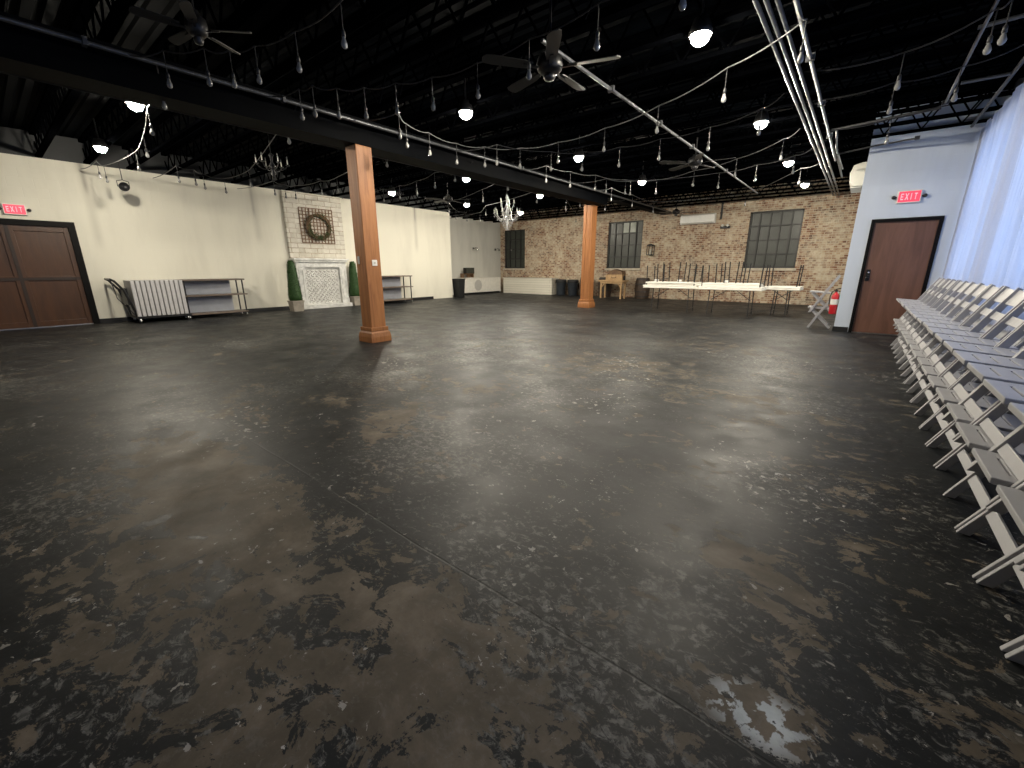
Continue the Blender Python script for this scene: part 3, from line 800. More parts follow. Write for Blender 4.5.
string_light('string of bulbs sagging from the far left fan toward the top of the picture', px('169,82 209,80 234,82 259,78 299,66 344,41'), 3.25, ((-6.48, 1.5, 3.5), (-2.9, 2.3, 3.55)))
string_light('string of bulbs crossing left to right over the near ceiling fan', px('302,115 315,112 339,114 366,114 397,110 433,105 478,93 529,73 597,43 683,1'), 3.2, ((-6.48, 2.95, 3.5), (-1.2, 3.7, 3.55)))
string_light('long grey string of bulbs looping under the long pipe and up to the three conduits', px('400,135 407,144 430,152 457,161 485,164 520,165 558,160 604,148 657,129 724,97 801,56'), 3.2, ((-6.4, 4.2, 3.5), (-.82, 5.0, 3.5)), M_greycable, .0075)
string_light('string of bulbs from the long pipe to the conduits behind the near fan', px('497,162 551,168 582,168 619,164 659,157 708,147 759,131'), 3.2, ((-6.4, 6.2, 3.45), (-1.2, 7.3, 3.55)))
string_light('grey string of bulbs sagging before the farther timber post', px('546,180 570,185 595,188 625,192 656,192 693,184 735,174 781,157'), 3.2, ((-6.4, 8.2, 3.45), (-1.2, 9.2, 3.55)), M_greycable, .0075)
string_light('string of bulbs running above the second brick wall window to the conduits', px('606,191 630,193 718,186 755,179 793,171'), 3.2, ((-6.3, 10.3, 3.45), (-1.15, 10.8, 3.55)), M_greycable, .0075)
string_light('farthest right string of bulbs near the white wall air conditioner', px('611,199 632,205 653,211 745,204 799,182'), 3.2, ((-6.3, 11.6, 3.45), (-1.1, 12.3, 3.55)), M_greycable, .0075)
string_light('nearest string of bulbs between the conduits and the curtain', px('898,84 988,47 1003,37'), 3.2, ((-.82, 6.6, 3.5), (.95, 5.8, 3.55)))
string_light('second string of bulbs between the conduits and the curtain', px('890,109 955,96'), 3.2, ((-.82, 7.7, 3.5), (.98, 7.3, 3.55)))
string_light('short string with one bulb before the white partition wall', px('887,140'), 3.2, ((-.82, 9.4, 3.5), (.6, 9.1, 3.55)))
string_light('string of bulbs fanning from the nearer post to the cream wall, right side', px('455,179 435,186 417,193 400,197 384,200'), 3.2, ((-6.6, 6.9, 3.4), (-13.9, 8.2, 3.55)))
string_light('string of bulbs from behind the nearer post down to the fireplace wall', px('387,164 338,190 322,193 296,197 286,196 275,193'), 3.2, ((-6.7, 5.2, 3.4), (-14.3, 5.2, 3.5)), M_greycable, .0075)
string_light('string of bulbs past the small black chandelier to the cream wall', px('289,140 251,184 226,191 205,187 196,183 179,180'), 3.2, ((-6.5, 3.3, 3.5), (-14.3, 3.3, 3.5)))
string_light('leftmost string of bulbs beside the two left lamps', px('164,104 152,131 147,154 139,168 107,180 100,176'), 3.2, ((-6.5, 1.75, 3.5), (-14.3, 2.0, 3.5)), M_greycable, .007)
string_light('string of bulbs along the corner where the cream wall ends', px('508,188 483,200 449,211 456,218 467,220'), 3.2, ((-6.7, 8.6, 3.4), (-14.3, 13.6, 3.5)))
string_light('string of bulbs around the crystal chandelier to the grey nook', px('537,201 486,214 480,220'), 3.2, ((-6.7, 10.4, 3.4), (-15.6, 14.2, 3.5)), M_greycable, .0075)
string_light('string of bulbs behind the farther post toward the brick wall', px('605,209 580,205 566,209 576,221'), 3.2, ((-6.3, 13.6, 3.4), (-10.5, 18.3, 3.5)))

# ---------------------------------------------------------------- ceiling fans
def make_fan():
    t = thing('ceiling_fan', '', 'fan', (0, 0, 0), 0, 'dark ceiling fans')
    MB().tube([(0, 0, .12), (0, 0, .62)], .014, 8).build('downrod', M_blackmetal, t)
    MB().lathe([(.0, .16), (.05, .155), (.06, .12), (.125, .09), (.14, .03), (.13, -.02), (.09, -.05), (.0, -.055)], (0, 0, 0), 20).build('motor', M_blackmetal, t)
    MB().lathe([(.0, -.05), (.05, -.055), (.065, -.08), (.05, -.11), (.0, -.12)], (0, 0, 0), 16).build('switch_cup', M_darkmetal, t)
    for k in range(5):
        a = 2 * PI * k / 5; R = Matrix.Rotation(a, 3, 'Z') @ Matrix.Rotation(math.radians(11), 3, 'X')
        b = MB(); prof = [(.20, .045), (.30, .062), (.62, .070), (.70, .062), (.73, .03)]
        top = [(x, w, 0) for x, w in prof]; bot = [(x, -w, 0) for x, w in prof][::-1]
        poly = [R @ Vector(p) for p in top + bot]
        b.prism(poly, .008, R @ Vector((0, 0, 1))); bl = b.build('blade', M_fan, t)
        c = MB(); c.bar(R @ Vector((.10, 0, -.01)), R @ Vector((.30, 0, -.004)), .035, .008, R @ Vector((0, 0, 1))); c.build('blade_iron', M_blackmetal, bl)
    return t


M_fan = mat('dark_blade_laminate', (.010, .0095, .009), .5, var=.2, scale=4)
fan = make_fan(); fan['label'] = 'dark five blade ceiling fan nearest the camera, above the middle of the floor'; fan.location = (-2.93, 4.27, 3.34); fan.rotation_euler = (0, 0, .35)
for (px_, py_, rz, lab) in ((197, 30, .8, 'dark ceiling fan at the upper left, partly lost in black'), (695, 163, .1, 'ceiling fan crossing the slim steel conduit, right of the middle'),
                            (448, 200, .5, 'small ceiling fan above the end of the cream wall'), (676, 213, .3, 'farthest ceiling fan, just before the brick wall')):
    q = at(px_, py_, 3.34); f_ = copy_tree(fan, lab, q, rz); f_.scale = (1, 1, 1) if px_ > 200 else (.62, .62, .95)

# ---------------------------------------------------------------- chandeliers
def chandelier(loc, R_, H_, narms, label, m, crystal, ztop):
    t = thing('chandelier', label, 'chandelier', loc)
    MB().tube([(0, 0, H_ * .5), (0, 0, ztop - loc[2])], .008, 6).build('chain', M_blackmetal, t)
    MB().lathe([(.0, -H_ * .5), (.03, -H_ * .48), (.02, -H_ * .4), (.05, -H_ * .3), (.02, -H_ * .15), (.06, 0), (.02, H_ * .15), (.03, H_ * .35), (.05, H_ * .42), (.012, H_ * .5)], (0, 0, 0), 12).build('stem', M_crystal if crystal else m, t)
    for tier in range(2 if crystal else 1):
        n_ = narms if tier == 0 else narms // 2; rr = R_ if tier == 0 else R_ * .55; zz = -.05 * H_ + tier * .28 * H_
        for k in range(n_):
            a = 2 * PI * (k + .5 * tier) / n_; c, s = math.cos(a), math.sin(a)
            pts = []
            for i in range(9):
                u = i / 8; r_ = .03 + (rr - .03) * u; z_ = zz - .16 * H_ * math.sin(u * PI * .95) + .05 * u; pts.append((c * r_, s * r_, z_))
            arm = MB().tube(pts, .009, 6).build('arm', m, t)
            e = pts[-1]
            MB().lathe([(.0, 0), (.035, .005), (.04, .018), (.012, .02), (.012, .022)], e, 10).build('candle_cup', M_crystal if crystal else m, arm)
            MB().lathe([(.011, .02), (.011, .11), (.0, .11)], e, 8).build('candle', M_candle, arm)
            MB().lathe([(.0, .11), (.012, .125), (.010, .145), (.0, .175)], e, 8).build('flame_bulb', M_bulb, arm)
            if crystal:
                d = MB()
                for j, (uu, ln) in enumerate(((8, .10), (6, .07), (4, .06))):
                    p = pts[uu]
                    d.lathe([(.0, -.02), (.010, -.03), (.004, -ln * .5), (.012, -ln * .8), (.0, -ln - .03)], p, 6, False)
                d.build('crystal_drops', M_crystal, arm)
    if crystal:
        b = MB()
        for k in range(18):
            a = 2 * PI * k / 18
            for j in range(6):
                u = j / 5; r_ = R_ * (.62 - .5 * u); z_ = -.18 * H_ - .3 * H_ * u
                b.lathe([(.0, .022), (.011, 0), (.0, -.022)], (math.cos(a) * r_, math.sin(a) * r_, z_), 5, False)
        b.build('crystal_basket', M_crystal, t)
    return t


chandelier((-8.98, 10.88, 2.98), .40, 1.05, 10, 'crystal chandelier with candle bulbs hanging before the grey nook', M_alu, True, 4.1)
chandelier((-9.25, 4.05, 3.22), .27, .45, 6, 'small black chandelier left of the nearer timber post', M_blackmetal, False, 4.1)

# round black stage lamp by the cream wall
t = thing('stage_lamp', 'round black can lamp hanging against the cream wall', 'lamp', (-13.6, 2.56, 3.12))
cn = MB(); cn.lathe([(.0, -.10), (.07, -.10), (.095, .0), (.095, .07), (.085, .07), (.08, .04), (.0, .03)], (0, 0, 0), 20, True, 'X'); cn.build('can', M_blackmetal, t)
MB().tube([(0, -.105, 0), (0, -.105, .12), (0, 0, .15), (0, .105, .12), (0, .105, 0)], .008, 6).build('yoke', M_blackmetal, t)
MB().tube([(0, 0, .15), (0, 0, .53)], .008, 6).build('hanger', M_blackmetal, t)

# ---------------------------------------------------------------- fireplace wall
t = thing('fireplace', 'white brick chimney breast with pale mantel surround on the cream wall', 'fireplace', (XL, 7.40, 0))
MB().box(0, .10, -.97, .95, 1.62, 3.63).build('chimney_breast', M_brickw, t)
mt = MB(); mt.box(0, .30, -.97, .93, 1.56, 1.62); mt.box(0, .26, -.93, .89, 1.50, 1.56); mt.build('mantel_shelf', M_surround, t, .006)
MB().box(0, .20, -.88, .85, 1.33, 1.50).build('frieze', M_surround, t, .006)
for (a, b) in ((-.88, -.62), (.60, .85)):
    pl_ = MB(); pl_.box(0, .20, a, b, .12, 1.33); pl_.box(.20, .215, a + .05, a + .085, .30, 1.25); pl_.box(.20, .215, b - .085, b - .05, .30, 1.25); pl_.box(0, .23, a - .01, b + .01, .12, .28)
    pl_.build('pilaster', M_surround, t, .005)
# herringbone filled opening
MB().box(0, .10, -.62, .60, .12, 1.33).build('infill_backing', M_surround, t)
hb = MB(); s_ = .16; w_ = .05
yy = -.62
i = 0
for r_ in range(-2, 18):
    for c_ in range(-2, 20):
        cy = -.62 + c_ * .0707 * 1.0; cz = .12 + r_ * .155 + (c_ % 2) * .0775
        ang = PI / 4 if c_ % 2 else -PI / 4
        d = Vector((0, math.cos(ang), math.sin(ang)))
        p = Vector((.105, cy, cz)); a_ = p - d * .052; b_ = p + d * .052
        if min(a_.y, b_.y) < -.60 or max(a_.y, b_.y) > .585 or min(a_.z, b_.z) < .14 or max(a_.z, b_.z) > 1.31: continue
        hb.bar(a_, b_, .045, .022, (1, 0, 0))
hb.build('herringbone_infill', M_brickf, t, .003)
MB().box(0, .44, -.98, .82, 0, .12).build('hearth', M_surround, t, .008)

lt = MB(); y0, y1, z0, z1 = 6.87, 7.98, 2.11, 3.18
for k in range(11):
    yy = y0 + (y1 - y0) * k / 10; lt.box(XL + .112, XL + .124, yy - .013, yy + .013, z0, z1)
    zz = z0 + (z1 - z0) * k / 10; lt.box(XL + .122, XL + .134, y0, y1, zz - .013, zz + .013)
lt.box(XL + .10, XL + .114, y0 + .3, y0 + .34, z0, z1)
o = lt.build('lattice_panel', M_lattice); tag(o, 'brown square lattice panel hung on the white brick chimney breast', 'lattice')
wr = thing('wreath', 'round twig and leaf wreath hung on the brown lattice panel', 'wreath', (XL + .17, 7.44, 2.62))
tw = MB()
for k in range(16):
    ph, R_ = random.uniform(0, 6.28), .36 + random.uniform(-.05, .05)
    pts = [((.02 * math.sin(5 * a + ph)) + .02, R_ * math.cos(a) * (1 + .04 * math.sin(3 * a + ph)), R_ * math.sin(a)) for a in [2 * PI * j / 28 for j in range(29)]]
    tw.tube(pts, .011, 5, False)
tw.build('twigs', M_twig, wr)
lv = MB()
for k in range(420):
    a = random.uniform(0, 2 * PI) if random.random() < .5 else random.gauss(-PI / 2 - .3, .8)
    R_ = .36 + random.gauss(0, .045); p = Vector((.04 + random.uniform(-.02, .05), R_ * math.cos(a), R_ * math.sin(a)))
    d = Vector((random.gauss(0, .5), random.gauss(0, 1), random.gauss(0, 1))).normalized() * random.uniform(.04, .075); q = d.orthogonal().normalized() * .014
    lv.add([p, p + d * .5 + q, p + d, p + d * .5 - q], [(0, 1, 2, 3)])
lv.build('leaves', M_green2, wr)


def topiary(x, y_, label):
    t = thing('topiary', label, 'plant', (x, y_, 0), 0, 'tall clipped topiaries beside the fireplace')
    b = MB(); vs = []
    for z, q in ((0, .15), (.32, .175)): vs += [(-q, -q, z), (q, -q, z), (q, q, z), (-q, q, z)]
    b.add(vs, [(3, 2, 1, 0), (4, 5, 6, 7), (0, 1, 5, 4), (1, 2, 6, 5), (2, 3, 7, 6), (3, 0, 4, 7)])
    b.box(-.185, .185, -.185, .185, .29, .33); b.build('planter', M_planter, t, .005)
    f = MB()
    prof = [(.0, .30), (.17, .33), (.185, .45), (.15, .85), (.115, 1.25), (.09, 1.45), (.04, 1.53), (.0, 1.54)]
    f.lathe(prof, (0, 0, 0), 18)
    for k in range(1500):
        z = random.uniform(.33, 1.53); r_ = [a[0] + (b_[0] - a[0]) * (z - a[1]) / (b_[1] - a[1]) for a, b_ in zip(prof[1:], prof[2:]) if a[1] <= z <= b_[1]][0]
        a = random.uniform(0, 2 * PI); nrm = Vector((math.cos(a), math.sin(a), .2)); p = Vector((math.cos(a) * r_, math.sin(a) * r_, z))
        d = (nrm + Vector((random.gauss(0, .6), random.gauss(0, .6), random.gauss(0, .6)))).normalized() * random.uniform(.02, .04); q = d.orthogonal().normalized() * .010
        f.add([p, p + d * .5 + q, p + d, p + d * .5 - q], [(0, 1, 2, 3)])
    f.build('foliage', M_green, t)


M_planter = mat('weathered_white_planter', (.27, .24, .20), .7, var=.25, scale=6)
topiary(-13.62, 6.10, 'tall clipped green topiary in a square planter, left of the fireplace')
topiary(-14.12, 8.46, 'tall clipped green topiary in a square planter, right of the fireplace')

# ---------------------------------------------------------------- cart of folded tables
t = thing('table_cart', 'dark wheeled cart holding a row of white folded tables', 'cart', (-13.95, 2.85, 0))
MB().box(-.38, .38, -.62, .50, .11, .16).build('deck', M_blackmetal, t, .006)
for s in (-.3, .3):
    MB().tube([(s, -.58, .14), (s, -.64, .45), (s, -.72, .80), (s, -.86, 1.02), (s, -.92, 1.06)], .026, 8).build('handle', M_blackmetal, t)
MB().tube([(-.3, -.92, 1.06), (.3, -.92, 1.06)], .022, 8).build('push_bar', M_blackmetal, t)
MB().tube([(.36, -.92, 1.03), (.37, -.88, .62), (.36, -.68, .30), (.35, -.60, .16)], .010, 6).build('strap', M_blackmetal, t)
MB().box(-.3, .3, -.70, -.66, .45, .85).build('end_panel', M_blackmetal, t, .006)
for sx in (-.3, .33):
    for sy in (-.55, .42):
        w = MB(); w.lathe([(.0, -.02), (.055, -.02), (.06, 0), (.055, .02), (.0, .02)], (sx, sy, .06), 14, True, 'Y'); w.box(sx - .02, sx + .02, sy - .026, sy + .026, .06, .12); w.build('caster', M_alu, t)
ft0 = None
for k in range(11):
    yy = 2.30 + .095 * k; lab = 'white folded table standing on edge, %s from the left on the dark cart' % ORD[k]
    if ft0 is None:
        ft0 = thing('folded_table', lab, 'table', (-13.95, yy, .162), 0, 'white folded tables on the cart')
        MB().box(-.37, .40, -.042, .034, 0, .86).build('top', M_tablefold, ft0, .012)
        l = MB(); l.tube([(-.3, .04, .06), (.3, .04, .06), (.3, .04, .78), (-.3, .04, .78), (-.3, .04, .06)], .009, 6); l.build('leg_frame', M_darkmetal, ft0)
    else: copy_tree(ft0, lab, (-13.95, yy, .162))
    tt = ft0

# ---------------------------------------------------------------- portable bar shelves
def bar_shelf(loc, w, label):
    t = thing('rolling_shelf', label, 'shelf', loc, 0, 'rolling bar shelves by the cream wall')      # faces +X, width along Y
    h = w / 2
    for sx in (-.22, .22):
        for sy in (-h + .04, h - .04): MB().box(sx - .015, sx + .015, sy - .015, sy + .015, .05, 1.0).build('leg', M_blackmetal, t)
    MB().box(-.27, .27, -h - .05, h + .02, .985, 1.025).build('top', M_ltopwood, t, .004)
    MB().box(-.26, .27, -h - .03, h + .04, .58, .615).build('middle_shelf', M_ltopwood, t, .004)
    MB().box(-.25, .25, -h, h, .10, .135).build('bottom_shelf', M_ltopwood, t, .004)
    MB().box(-.20, -.18, -h + .06, h - .22, .135, .985).build('back_panel', M_panelblue, t)
    for sx in (-.2, .22):
        for sy in (-h + .04, h - .04):
            w_ = MB(); w_.lathe([(.0, -.015), (.035, -.015), (.04, 0), (.035, .015), (.0, .015)], (sx, sy, .04), 12, True, 'Y'); w_.build('caster', M_alu, t)
    return t


bar_shelf((-13.85, 4.00, 0), 1.44, 'rolling shelf with grey-blue back standing beside the folded table cart')
bar_shelf((-13.98, 10.02, 0), 1.40, 'rolling shelf with grey-blue back behind the nearer timber post')

# ---------------------------------------------------------------- nook: counter, register, bins, bar
t = thing('counter_cabinet', 'white counter cabinet with a grey round emblem in the grey nook', 'cabinet', (-15.45, 16.40, 0))
MB().box(-.28, .27, -1.40, 1.42, .10, .80).build('body', M_whitepaint, t, .006)
MB().box(-.28, .20, -1.38, 1.40, 0, .10).build('toe_kick', M_black, t)
MB().box(-.29, .30, -1.43, 1.42, .80, .835).build('countertop', M_whitepaint, t, .005)
em = MB(); em.lathe([(.0, .006), (.27, .006), (.27, 0)], (.271, -.35, .45), 28, False, 'X'); em.build('emblem', M_emblem, t)
t = thing('counter_riser', 'small brown riser stand on the left end of the white counter', 'stand', (-15.45, 15.52, .835))
MB().box(-.14, .14, -.34, .38, .17, .20).build('board', M_oldwood, t)
for sy in (-.32, .10, .36): MB().box(-.12, .12, sy - .02, sy + .02, 0, .17).build('support', M_oldwood, t)
t = thing('display_screen', 'black box shaped screen sitting on the riser over the white counter', 'screen', (-15.45, 15.66, 1.035))
MB().box(-.10, .10, -.29, .31, .0, .28).build('casing', M_blackmetal, t, .01)
MB().box(.10, .106, -.26, .28, .03, .25).build('glass', M_pane, t)


def sconce(y_, label):
    t = thing('wall_sconce', label, 'sconce', (XN, y_, 2.27), 0, 'chrome sconces on the grey nook wall')
    MB().lathe([(.0, 0), (.06, 0), (.06, .02), (.02, .03), (.0, .03)], (0, 0, 0), 14, True, 'X').build('backplate', M_blackmetal, t)
    for s in (-1, 1):
        a = MB().tube([(.02, 0, 0), (.10, s * .08, .05), (.14, s * .16, .03)], .010, 6).build('arm', M_blackmetal, t)
        MB().lathe([(.012, .03), (.02, .0), (.055, -.04), (.06, -.09), (.052, -.09), (.048, -.04), (.0, -.01)], (.14, s * .16, .02), 12).build('shade', M_chrome, a)
sconce(16.35, 'chrome wall sconce above the white counter, left one')
sconce(18.05, 'chrome wall sconce near the corner window, right one')

t = thing('waste_bin', 'tall black waste bin against the end of the cream wall', 'bin', (-14.28, 13.80, 0))
b = MB(); vs = []
for z, q in ((0, .17), (.78, .21)): vs += [(-q, -q, z), (q, -q, z), (q, q, z), (-q, q, z)]
b.add(vs, [(3, 2, 1, 0), (4, 5, 6, 7), (0, 1, 5, 4), (1, 2, 6, 5), (2, 3, 7, 6), (3, 0, 4, 7)]); b.build('body', M_black, t, .01)
MB().box(-.22, .22, -.22, .22, .78, .83).build('lid', M_blackmetal, t, .01)

t = thing('bar_counter', 'long white planked bar counter along the foot of the brick wall', 'counter', (-13.45, 18.15, 0))
MB().box(-1.56, 1.58, -.30, .30, 0, .77).build('front', M_plank, t, .005)
MB().box(-1.58, 1.61, -.33, .31, .77, .80).build('countertop', M_whitepaint, t, .004)


def bin_(x, y_, label):
    t = thing('round_bin', label, 'bin', (x, y_, 0), 0, 'grey round bins between bar and post')
    MB().lathe([(.0, 0), (.20, 0), (.215, .02), (.25, .68), (.265, .70), (.265, .735), (.25, .74), (.235, .70), (.20, .05), (.0, .05)], (0, 0, 0), 24).build('drum', M_binbag, t)
    b = MB(); b.lathe([(.268, .60), (.275, .66), (.27, .73), (.255, .75), (.235, .70)], (0, 0, 0), 24); b.build('bag_rim', M_black, t)
    for s in (-1, 1): MB().box(s * .27 - .03, s * .27 + .03, -.06, .06, .56, .60).build('grip', M_binbag, t, .006)
bin_(-11.42, 18.0, 'grey round bin standing beside the white planked bar')
bin_(-10.78, 18.05, 'grey round bin next to the dark barrel, left of the post')


def barrel(x, y_, label):
    t = thing('wooden_barrel', label, 'barrel', (x, y_, 0), 0, 'dark wooden barrels before the brick wall')
    p_ = [(.0, .02), (.26, .0), (.29, .15), (.315, .40), (.315, .5), (.29, .75), (.26, .88), (.245, .88), (.24, .85), (.0, .85)]
    MB().lathe(p_, (0, 0, 0), 22, False).build('staves', M_barrel, t)
    for z, r_ in ((.08, .279), (.28, .306), (.60, .310), (.80, .282)): MB().lathe([(r_, z), (r_ + .006, z), (r_ + .006, z + .04), (r_, z + .04)], (0, 0, 0), 22).build('hoop', M_darkmetal, t)
barrel(-10.05, 18.05, 'dark wooden barrel mostly hidden behind the farther timber post')
barrel(-7.30, 18.08, 'dark wooden barrel between the pine work table and white tables')
barrel(-9.1, 18.12, 'dark wooden barrel just right of the farther timber post, under the window')

t = thing('work_table', 'narrow pine trestle table under the second brick wall window', 'table', (-8.38, 17.45, 0))
MB().box(-.60, .60, -.26, .26, .72, .78).build('top', M_lightwood, t, .005)
MB().box(-.52, .52, -.22, .22, .64, .72).build('apron', M_lightwood, t, .004)
for sx in (-.47, .47):
    for sy in (-.2, .2):
        l = MB(); l.bar((sx, sy, 0), (sx, sy, .66), .06, .06, (0, 1, 0)); l.build('leg', M_lightwood, t, .004)
    b = MB(); b.bar((sx, -.2, .45), (sx * .62, -.2, .68), .04, .03, (0, 1, 0)); b.build('brace', M_lightwood, t)
t = thing('wooden_crate', 'brown wooden crate with gabled lid on the pine work table', 'crate', (-8.30, 17.45, .78))
MB().box(-.36, .40, -.19, .19, 0, .24).build('box', M_lightwood, t, .005)
lid = MB(); lid.prism([(-.30, -.20, .24), (.40, -.20, .24), (.36, -.20, .36), (.02, -.20, .46), (-.22, -.20, .36)], .40, (0, 1, 0)); lid.build('lid', M_oldwood, t, .006)
MB().tube([(-.08, -.215, .14), (-.04, -.235, .10), (.10, -.235, .10), (.14, -.215, .14)], .010, 6).build('handle', M_blackmetal, t)
tag(MB().lathe([(.0, 0), (.04, 0), (.045, .1), (.045, .16), (.016, .2), (.016, .26), (.0, .26)], (-7.85, 17.4, .78), 12).build('dark_bottle', M_black), 'dark bottle on the right end of the pine work table', 'bottle')

t = thing('wall_lantern', 'black framed lantern with a white candle on the brick wall', 'lantern', (-7.19, YB - .13, 1.82)); t.scale = (1.25, 1.25, 1.12)
fr = MB(); q = .09
for sx in (-q, q):
    for sy in (-q, q): fr.box(sx - .01, sx + .01, sy - .01, sy + .01, 0, .36)
for z in (0, .34): fr.box(-q - .01, q + .01, -q - .01, q + .01, z, z + .025)
fr.build('frame', M_steel, t)
rf = MB(); rf.add([(-.1, -.1, .365), (.1, -.1, .365), (.1, .1, .365), (-.1, .1, .365), (0, 0, .43)], [(3, 2, 1, 0), (0, 1, 4), (1, 2, 4), (2, 3, 4), (3, 0, 4)]); rf.build('roof', M_steel, t)
MB().lathe([(.0, .02), (.03, .02), (.03, .22), (.0, .22)], (0, 0, 0), 12).build('candle', M_candle, t)

# ---------------------------------------------------------------- white tables with upturned tables on them
def folding_table(cx, cy, L_, label):
    t = thing('folding_table', label, 'table', (cx, cy, 0), 0, 'long white folding tables before the brick wall')
    h = L_ / 2
    MB().box(-h, h, -.38, .38, .695, .742).build('top', M_tabletop, t, .018)
    for s in (-1, 1):
        x = s * (h - .28)
        for sy in (-.27, .27): MB().tube([(x, sy, 0), (x - s * .02, sy * .95, .70)], .014, 8).build('leg', M_darkmetal, t)
        MB().tube([(x, -.265, .12), (x, .265, .12)], .010, 6).build('crossbar', M_darkmetal, t)
        b = MB(); b.tube([(x - s * .01, 0, .40), (x - s * .42, 0, .69)], .010, 6); b.build('brace', M_darkmetal, t)
    return t


TAB = [(-4.42, 13.42, 1.66, 'left of three white folding tables, its end nearest the timber post'), (-2.76, 13.30, 1.62, 'middle one of three white folding tables before the brick wall'),
       (-1.63, 14.15, .90, 'rightmost white folding table, near the partition wall')]
for a in TAB: folding_table(*a)


def upturned(cx, cy, w, d, z, rz, inset, label):
    t = thing('upturned_table', label, 'table', (cx, cy, z), rz, 'upside-down tables with legs in the air')
    MB().box(-w / 2, w / 2, -d / 2, d / 2, 0, .045).build('top', M_tabletop, t, .012)
    for sx in (-1, 1):
        for sy in (-1, 1):
            x, y_ = sx * (w / 2 - inset), sy * (d / 2 - .06)
            MB().tube([(x, y_, .045), (x + sx * .02, y_, .62)], .016, 6).build('leg', M_blackmetal, t)
        MB().tube([(sx * (w / 2 - inset), -d / 2 + .06, .14), (sx * (w / 2 - inset), d / 2 - .06, .14)], .009, 6).build('crossbar', M_blackmetal, t)
    return t


M_upt = mat('dull_grey_board', (.32, .29, .25), .6, var=.2)
UP_ = [(-4.45, 13.42, 1.62, .74, .744, .10, 'lowest of three on the left white table'), (-4.40, 13.46, 1.58, .70, .791, .33, 'middle one of three on the left white table'),
       (-4.44, 13.40, 1.50, .66, .838, .52, 'topmost of three on the left white table'), (-2.78, 13.32, 1.46, .66, .838, .58, 'topmost of three on the middle white table'),
       (-2.76, 13.31, 1.60, .74, .744, .07, 'lowest of three on the middle white table'), (-2.80, 13.34, 1.54, .70, .791, .42, 'middle one of three on the middle white table'),
       (-1.63, 14.15, .88, .72, .744, .10, 'alone on the rightmost white table')]
for (x, y_, w, d, z, ins, lab) in UP_: upturned(x, y_, w, d, z, 0, ins, 'upside-down dark-legged table, ' + lab)
for i, (x, y_, lab) in enumerate(((-4.9, 13.22, 'left'), (-4.2, 13.2, 'middle'), (-2.9, 13.12, 'right'))):
    c = MB(); c.lathe([(.0, 0), (.045, 0), (.06, .01), (.066, .07), (.058, .07), (.05, .015), (.0, .012)], (x, y_, .884), 14)
    tag(c.build('bowl', M_white), 'small white bowl on top of the stacked white tables, %s of three' % lab, 'bowl', 'small white bowls on the tables')

# ---------------------------------------------------------------- brick wall fittings
t = thing('air_conditioner', 'long white wall air conditioner high on the brick wall', 'air conditioner', (-5.38, YB, 2.97))
b = MB(); b.prism([(-.65, 0, 0), (-.65, -.16, 0), (-.65, -.22, .08), (-.65, -.21, .32), (-.65, -.16, .36), (-.65, 0, .36)], 1.30, (1, 0, 0)); b.build('casing', M_white, t, .008)
MB().box(-.58, .58, -.205, -.17, .012, .045).build('louvre', M_emblem, t)
t = thing('emergency_light', 'small black and white emergency light beside the air conditioner', 'light', (-4.36, YB, 2.78))
MB().box(-.17, .17, -.08, 0, -.03, .06).build('housing', M_blackmetal, t, .006)
for s in (-.09, .09): MB().lathe([(.0, -.06), (.045, -.055), (.05, -.02), (.02, 0)], (s, -.05, .08), 12, True, 'Y').build('lamp_head', M_white, t)
t = thing('wall_bracket', 'dark upright steel bracket above the small emergency light', 'bracket', (-4.55, YB, 3.1))
MB().box(-.03, .03, -.05, 0, 0, .62).build('strut', M_steel, t); MB().box(-.03, .03, -.22, 0, .58, .62).build('arm', M_steel, t)

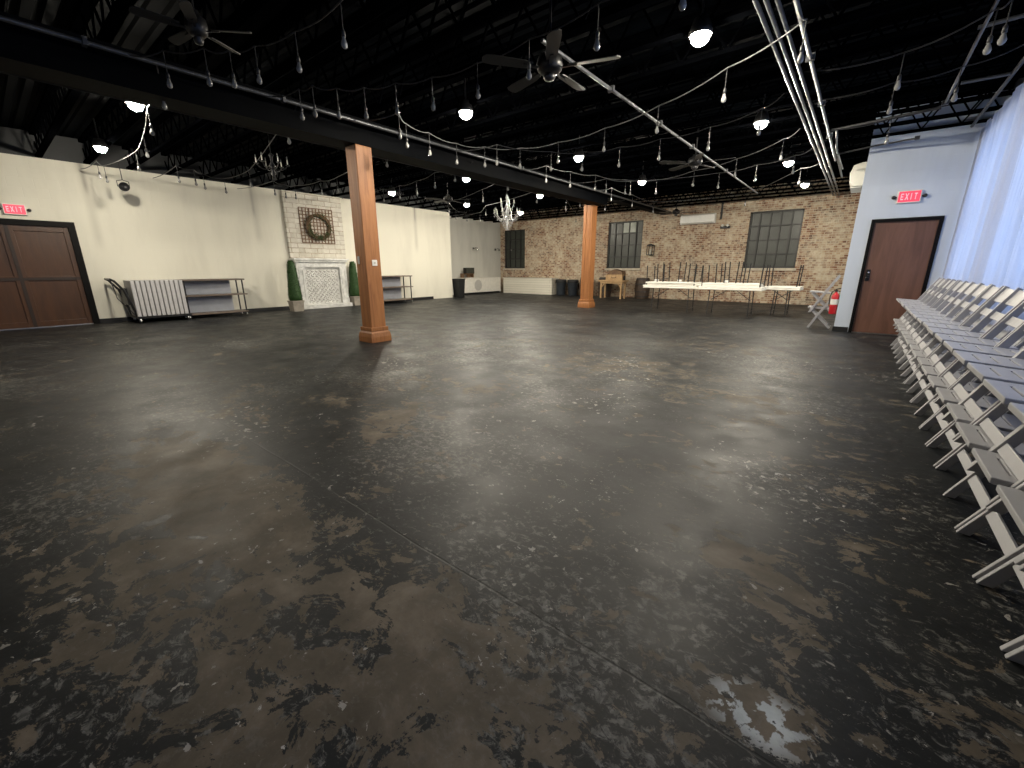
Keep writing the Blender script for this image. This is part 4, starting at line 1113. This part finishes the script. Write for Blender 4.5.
# partition side: air conditioner end and fire extinguisher
t = thing('split_unit', 'white air conditioner unit on the partition side, seen end on', 'air conditioner', (-.268, 12.7, 3.02))
b = MB(); b.prism([(0, 0, .02), (-.20, 0, .02), (-.27, 0, .10), (-.29, 0, .30), (-.24, 0, .46), (-.10, 0, .50), (0, 0, .50)], 1.0, (0, 1, 0)); b.build('casing', M_unit, t, .012)
MB().box(-.24, -.05, .06, .94, 0, .022).build('louvre', M_emblem, t)
t = thing('fire_extinguisher', 'red fire extinguisher with white label at the partition edge', 'fire extinguisher', (-.335, 11.33, .34))
MB().lathe([(.0, 0), (.06, 0), (.068, .01), (.068, .36), (.055, .41), (.025, .44), (.02, .47), (.0, .47)], (0, 0, 0), 20).build('cylinder', M_red, t)
MB().lathe([(.0692, .20), (.0692, .31)], (0, 0, 0), 20).build('label_band', M_white, t)
v = MB(); v.box(-.02, .02, -.02, .02, .46, .50); v.bar((-.02, 0, .51), (.07, 0, .54), .02, .02, (0, 1, 0)); v.bar((-.02, 0, .49), (.07, 0, .47), .016, .02, (0, 1, 0)); v.build('valve', M_blackmetal, t)
MB().tube([(-.02, 0, .49), (-.07, -.02, .46), (-.09, -.03, .36), (-.085, -.03, .2)], .010, 6).build('hose', M_blackmetal, t)
MB().box(.066, .075, -.03, .03, .15, .40).build('bracket', M_blackmetal, t)

# pendant bulb before the corner window
t = thing('pendant_bulb', 'single pendant bulb hanging before the dark corner window', 'lamp', (-14.25, 17.6, 2.30))
MB().tube([(0, 0, 0), (0, 0, 1.6)], .005, 5).build('cord', M_cable, t)
s = bpy.data.objects.new('socket', sock_me); b = bpy.data.objects.new('bulb', bulb_me); C.objects.link(s); C.objects.link(b); s.parent = t; b.parent = t

# ---------------------------------------------------------------- world and view
w = bpy.data.worlds.new('world'); S.world = w; w.use_nodes = True
w.node_tree.nodes['Background'].inputs[0].default_value = (.5, .6, .8, 1); w.node_tree.nodes['Background'].inputs[1].default_value = .3
S.view_settings.view_transform = 'Standard'; S.view_settings.look = 'None'; S.view_settings.gamma = 1; S.view_settings.exposure = 0.0
S.view_settings.use_curve_mapping = False
S.cycles.use_denoising = True
try: S.cycles.denoiser = 'OPENIMAGEDENOISE'
except Exception: pass
S.cycles.max_bounces = 8; S.cycles.diffuse_bounces = 5; S.cycles.glossy_bounces = 4; S.cycles.transmission_bounces = 4
S.cycles.sample_clamp_indirect = 6; S.cycles.caustics_reflective = False; S.cycles.caustics_refractive = False
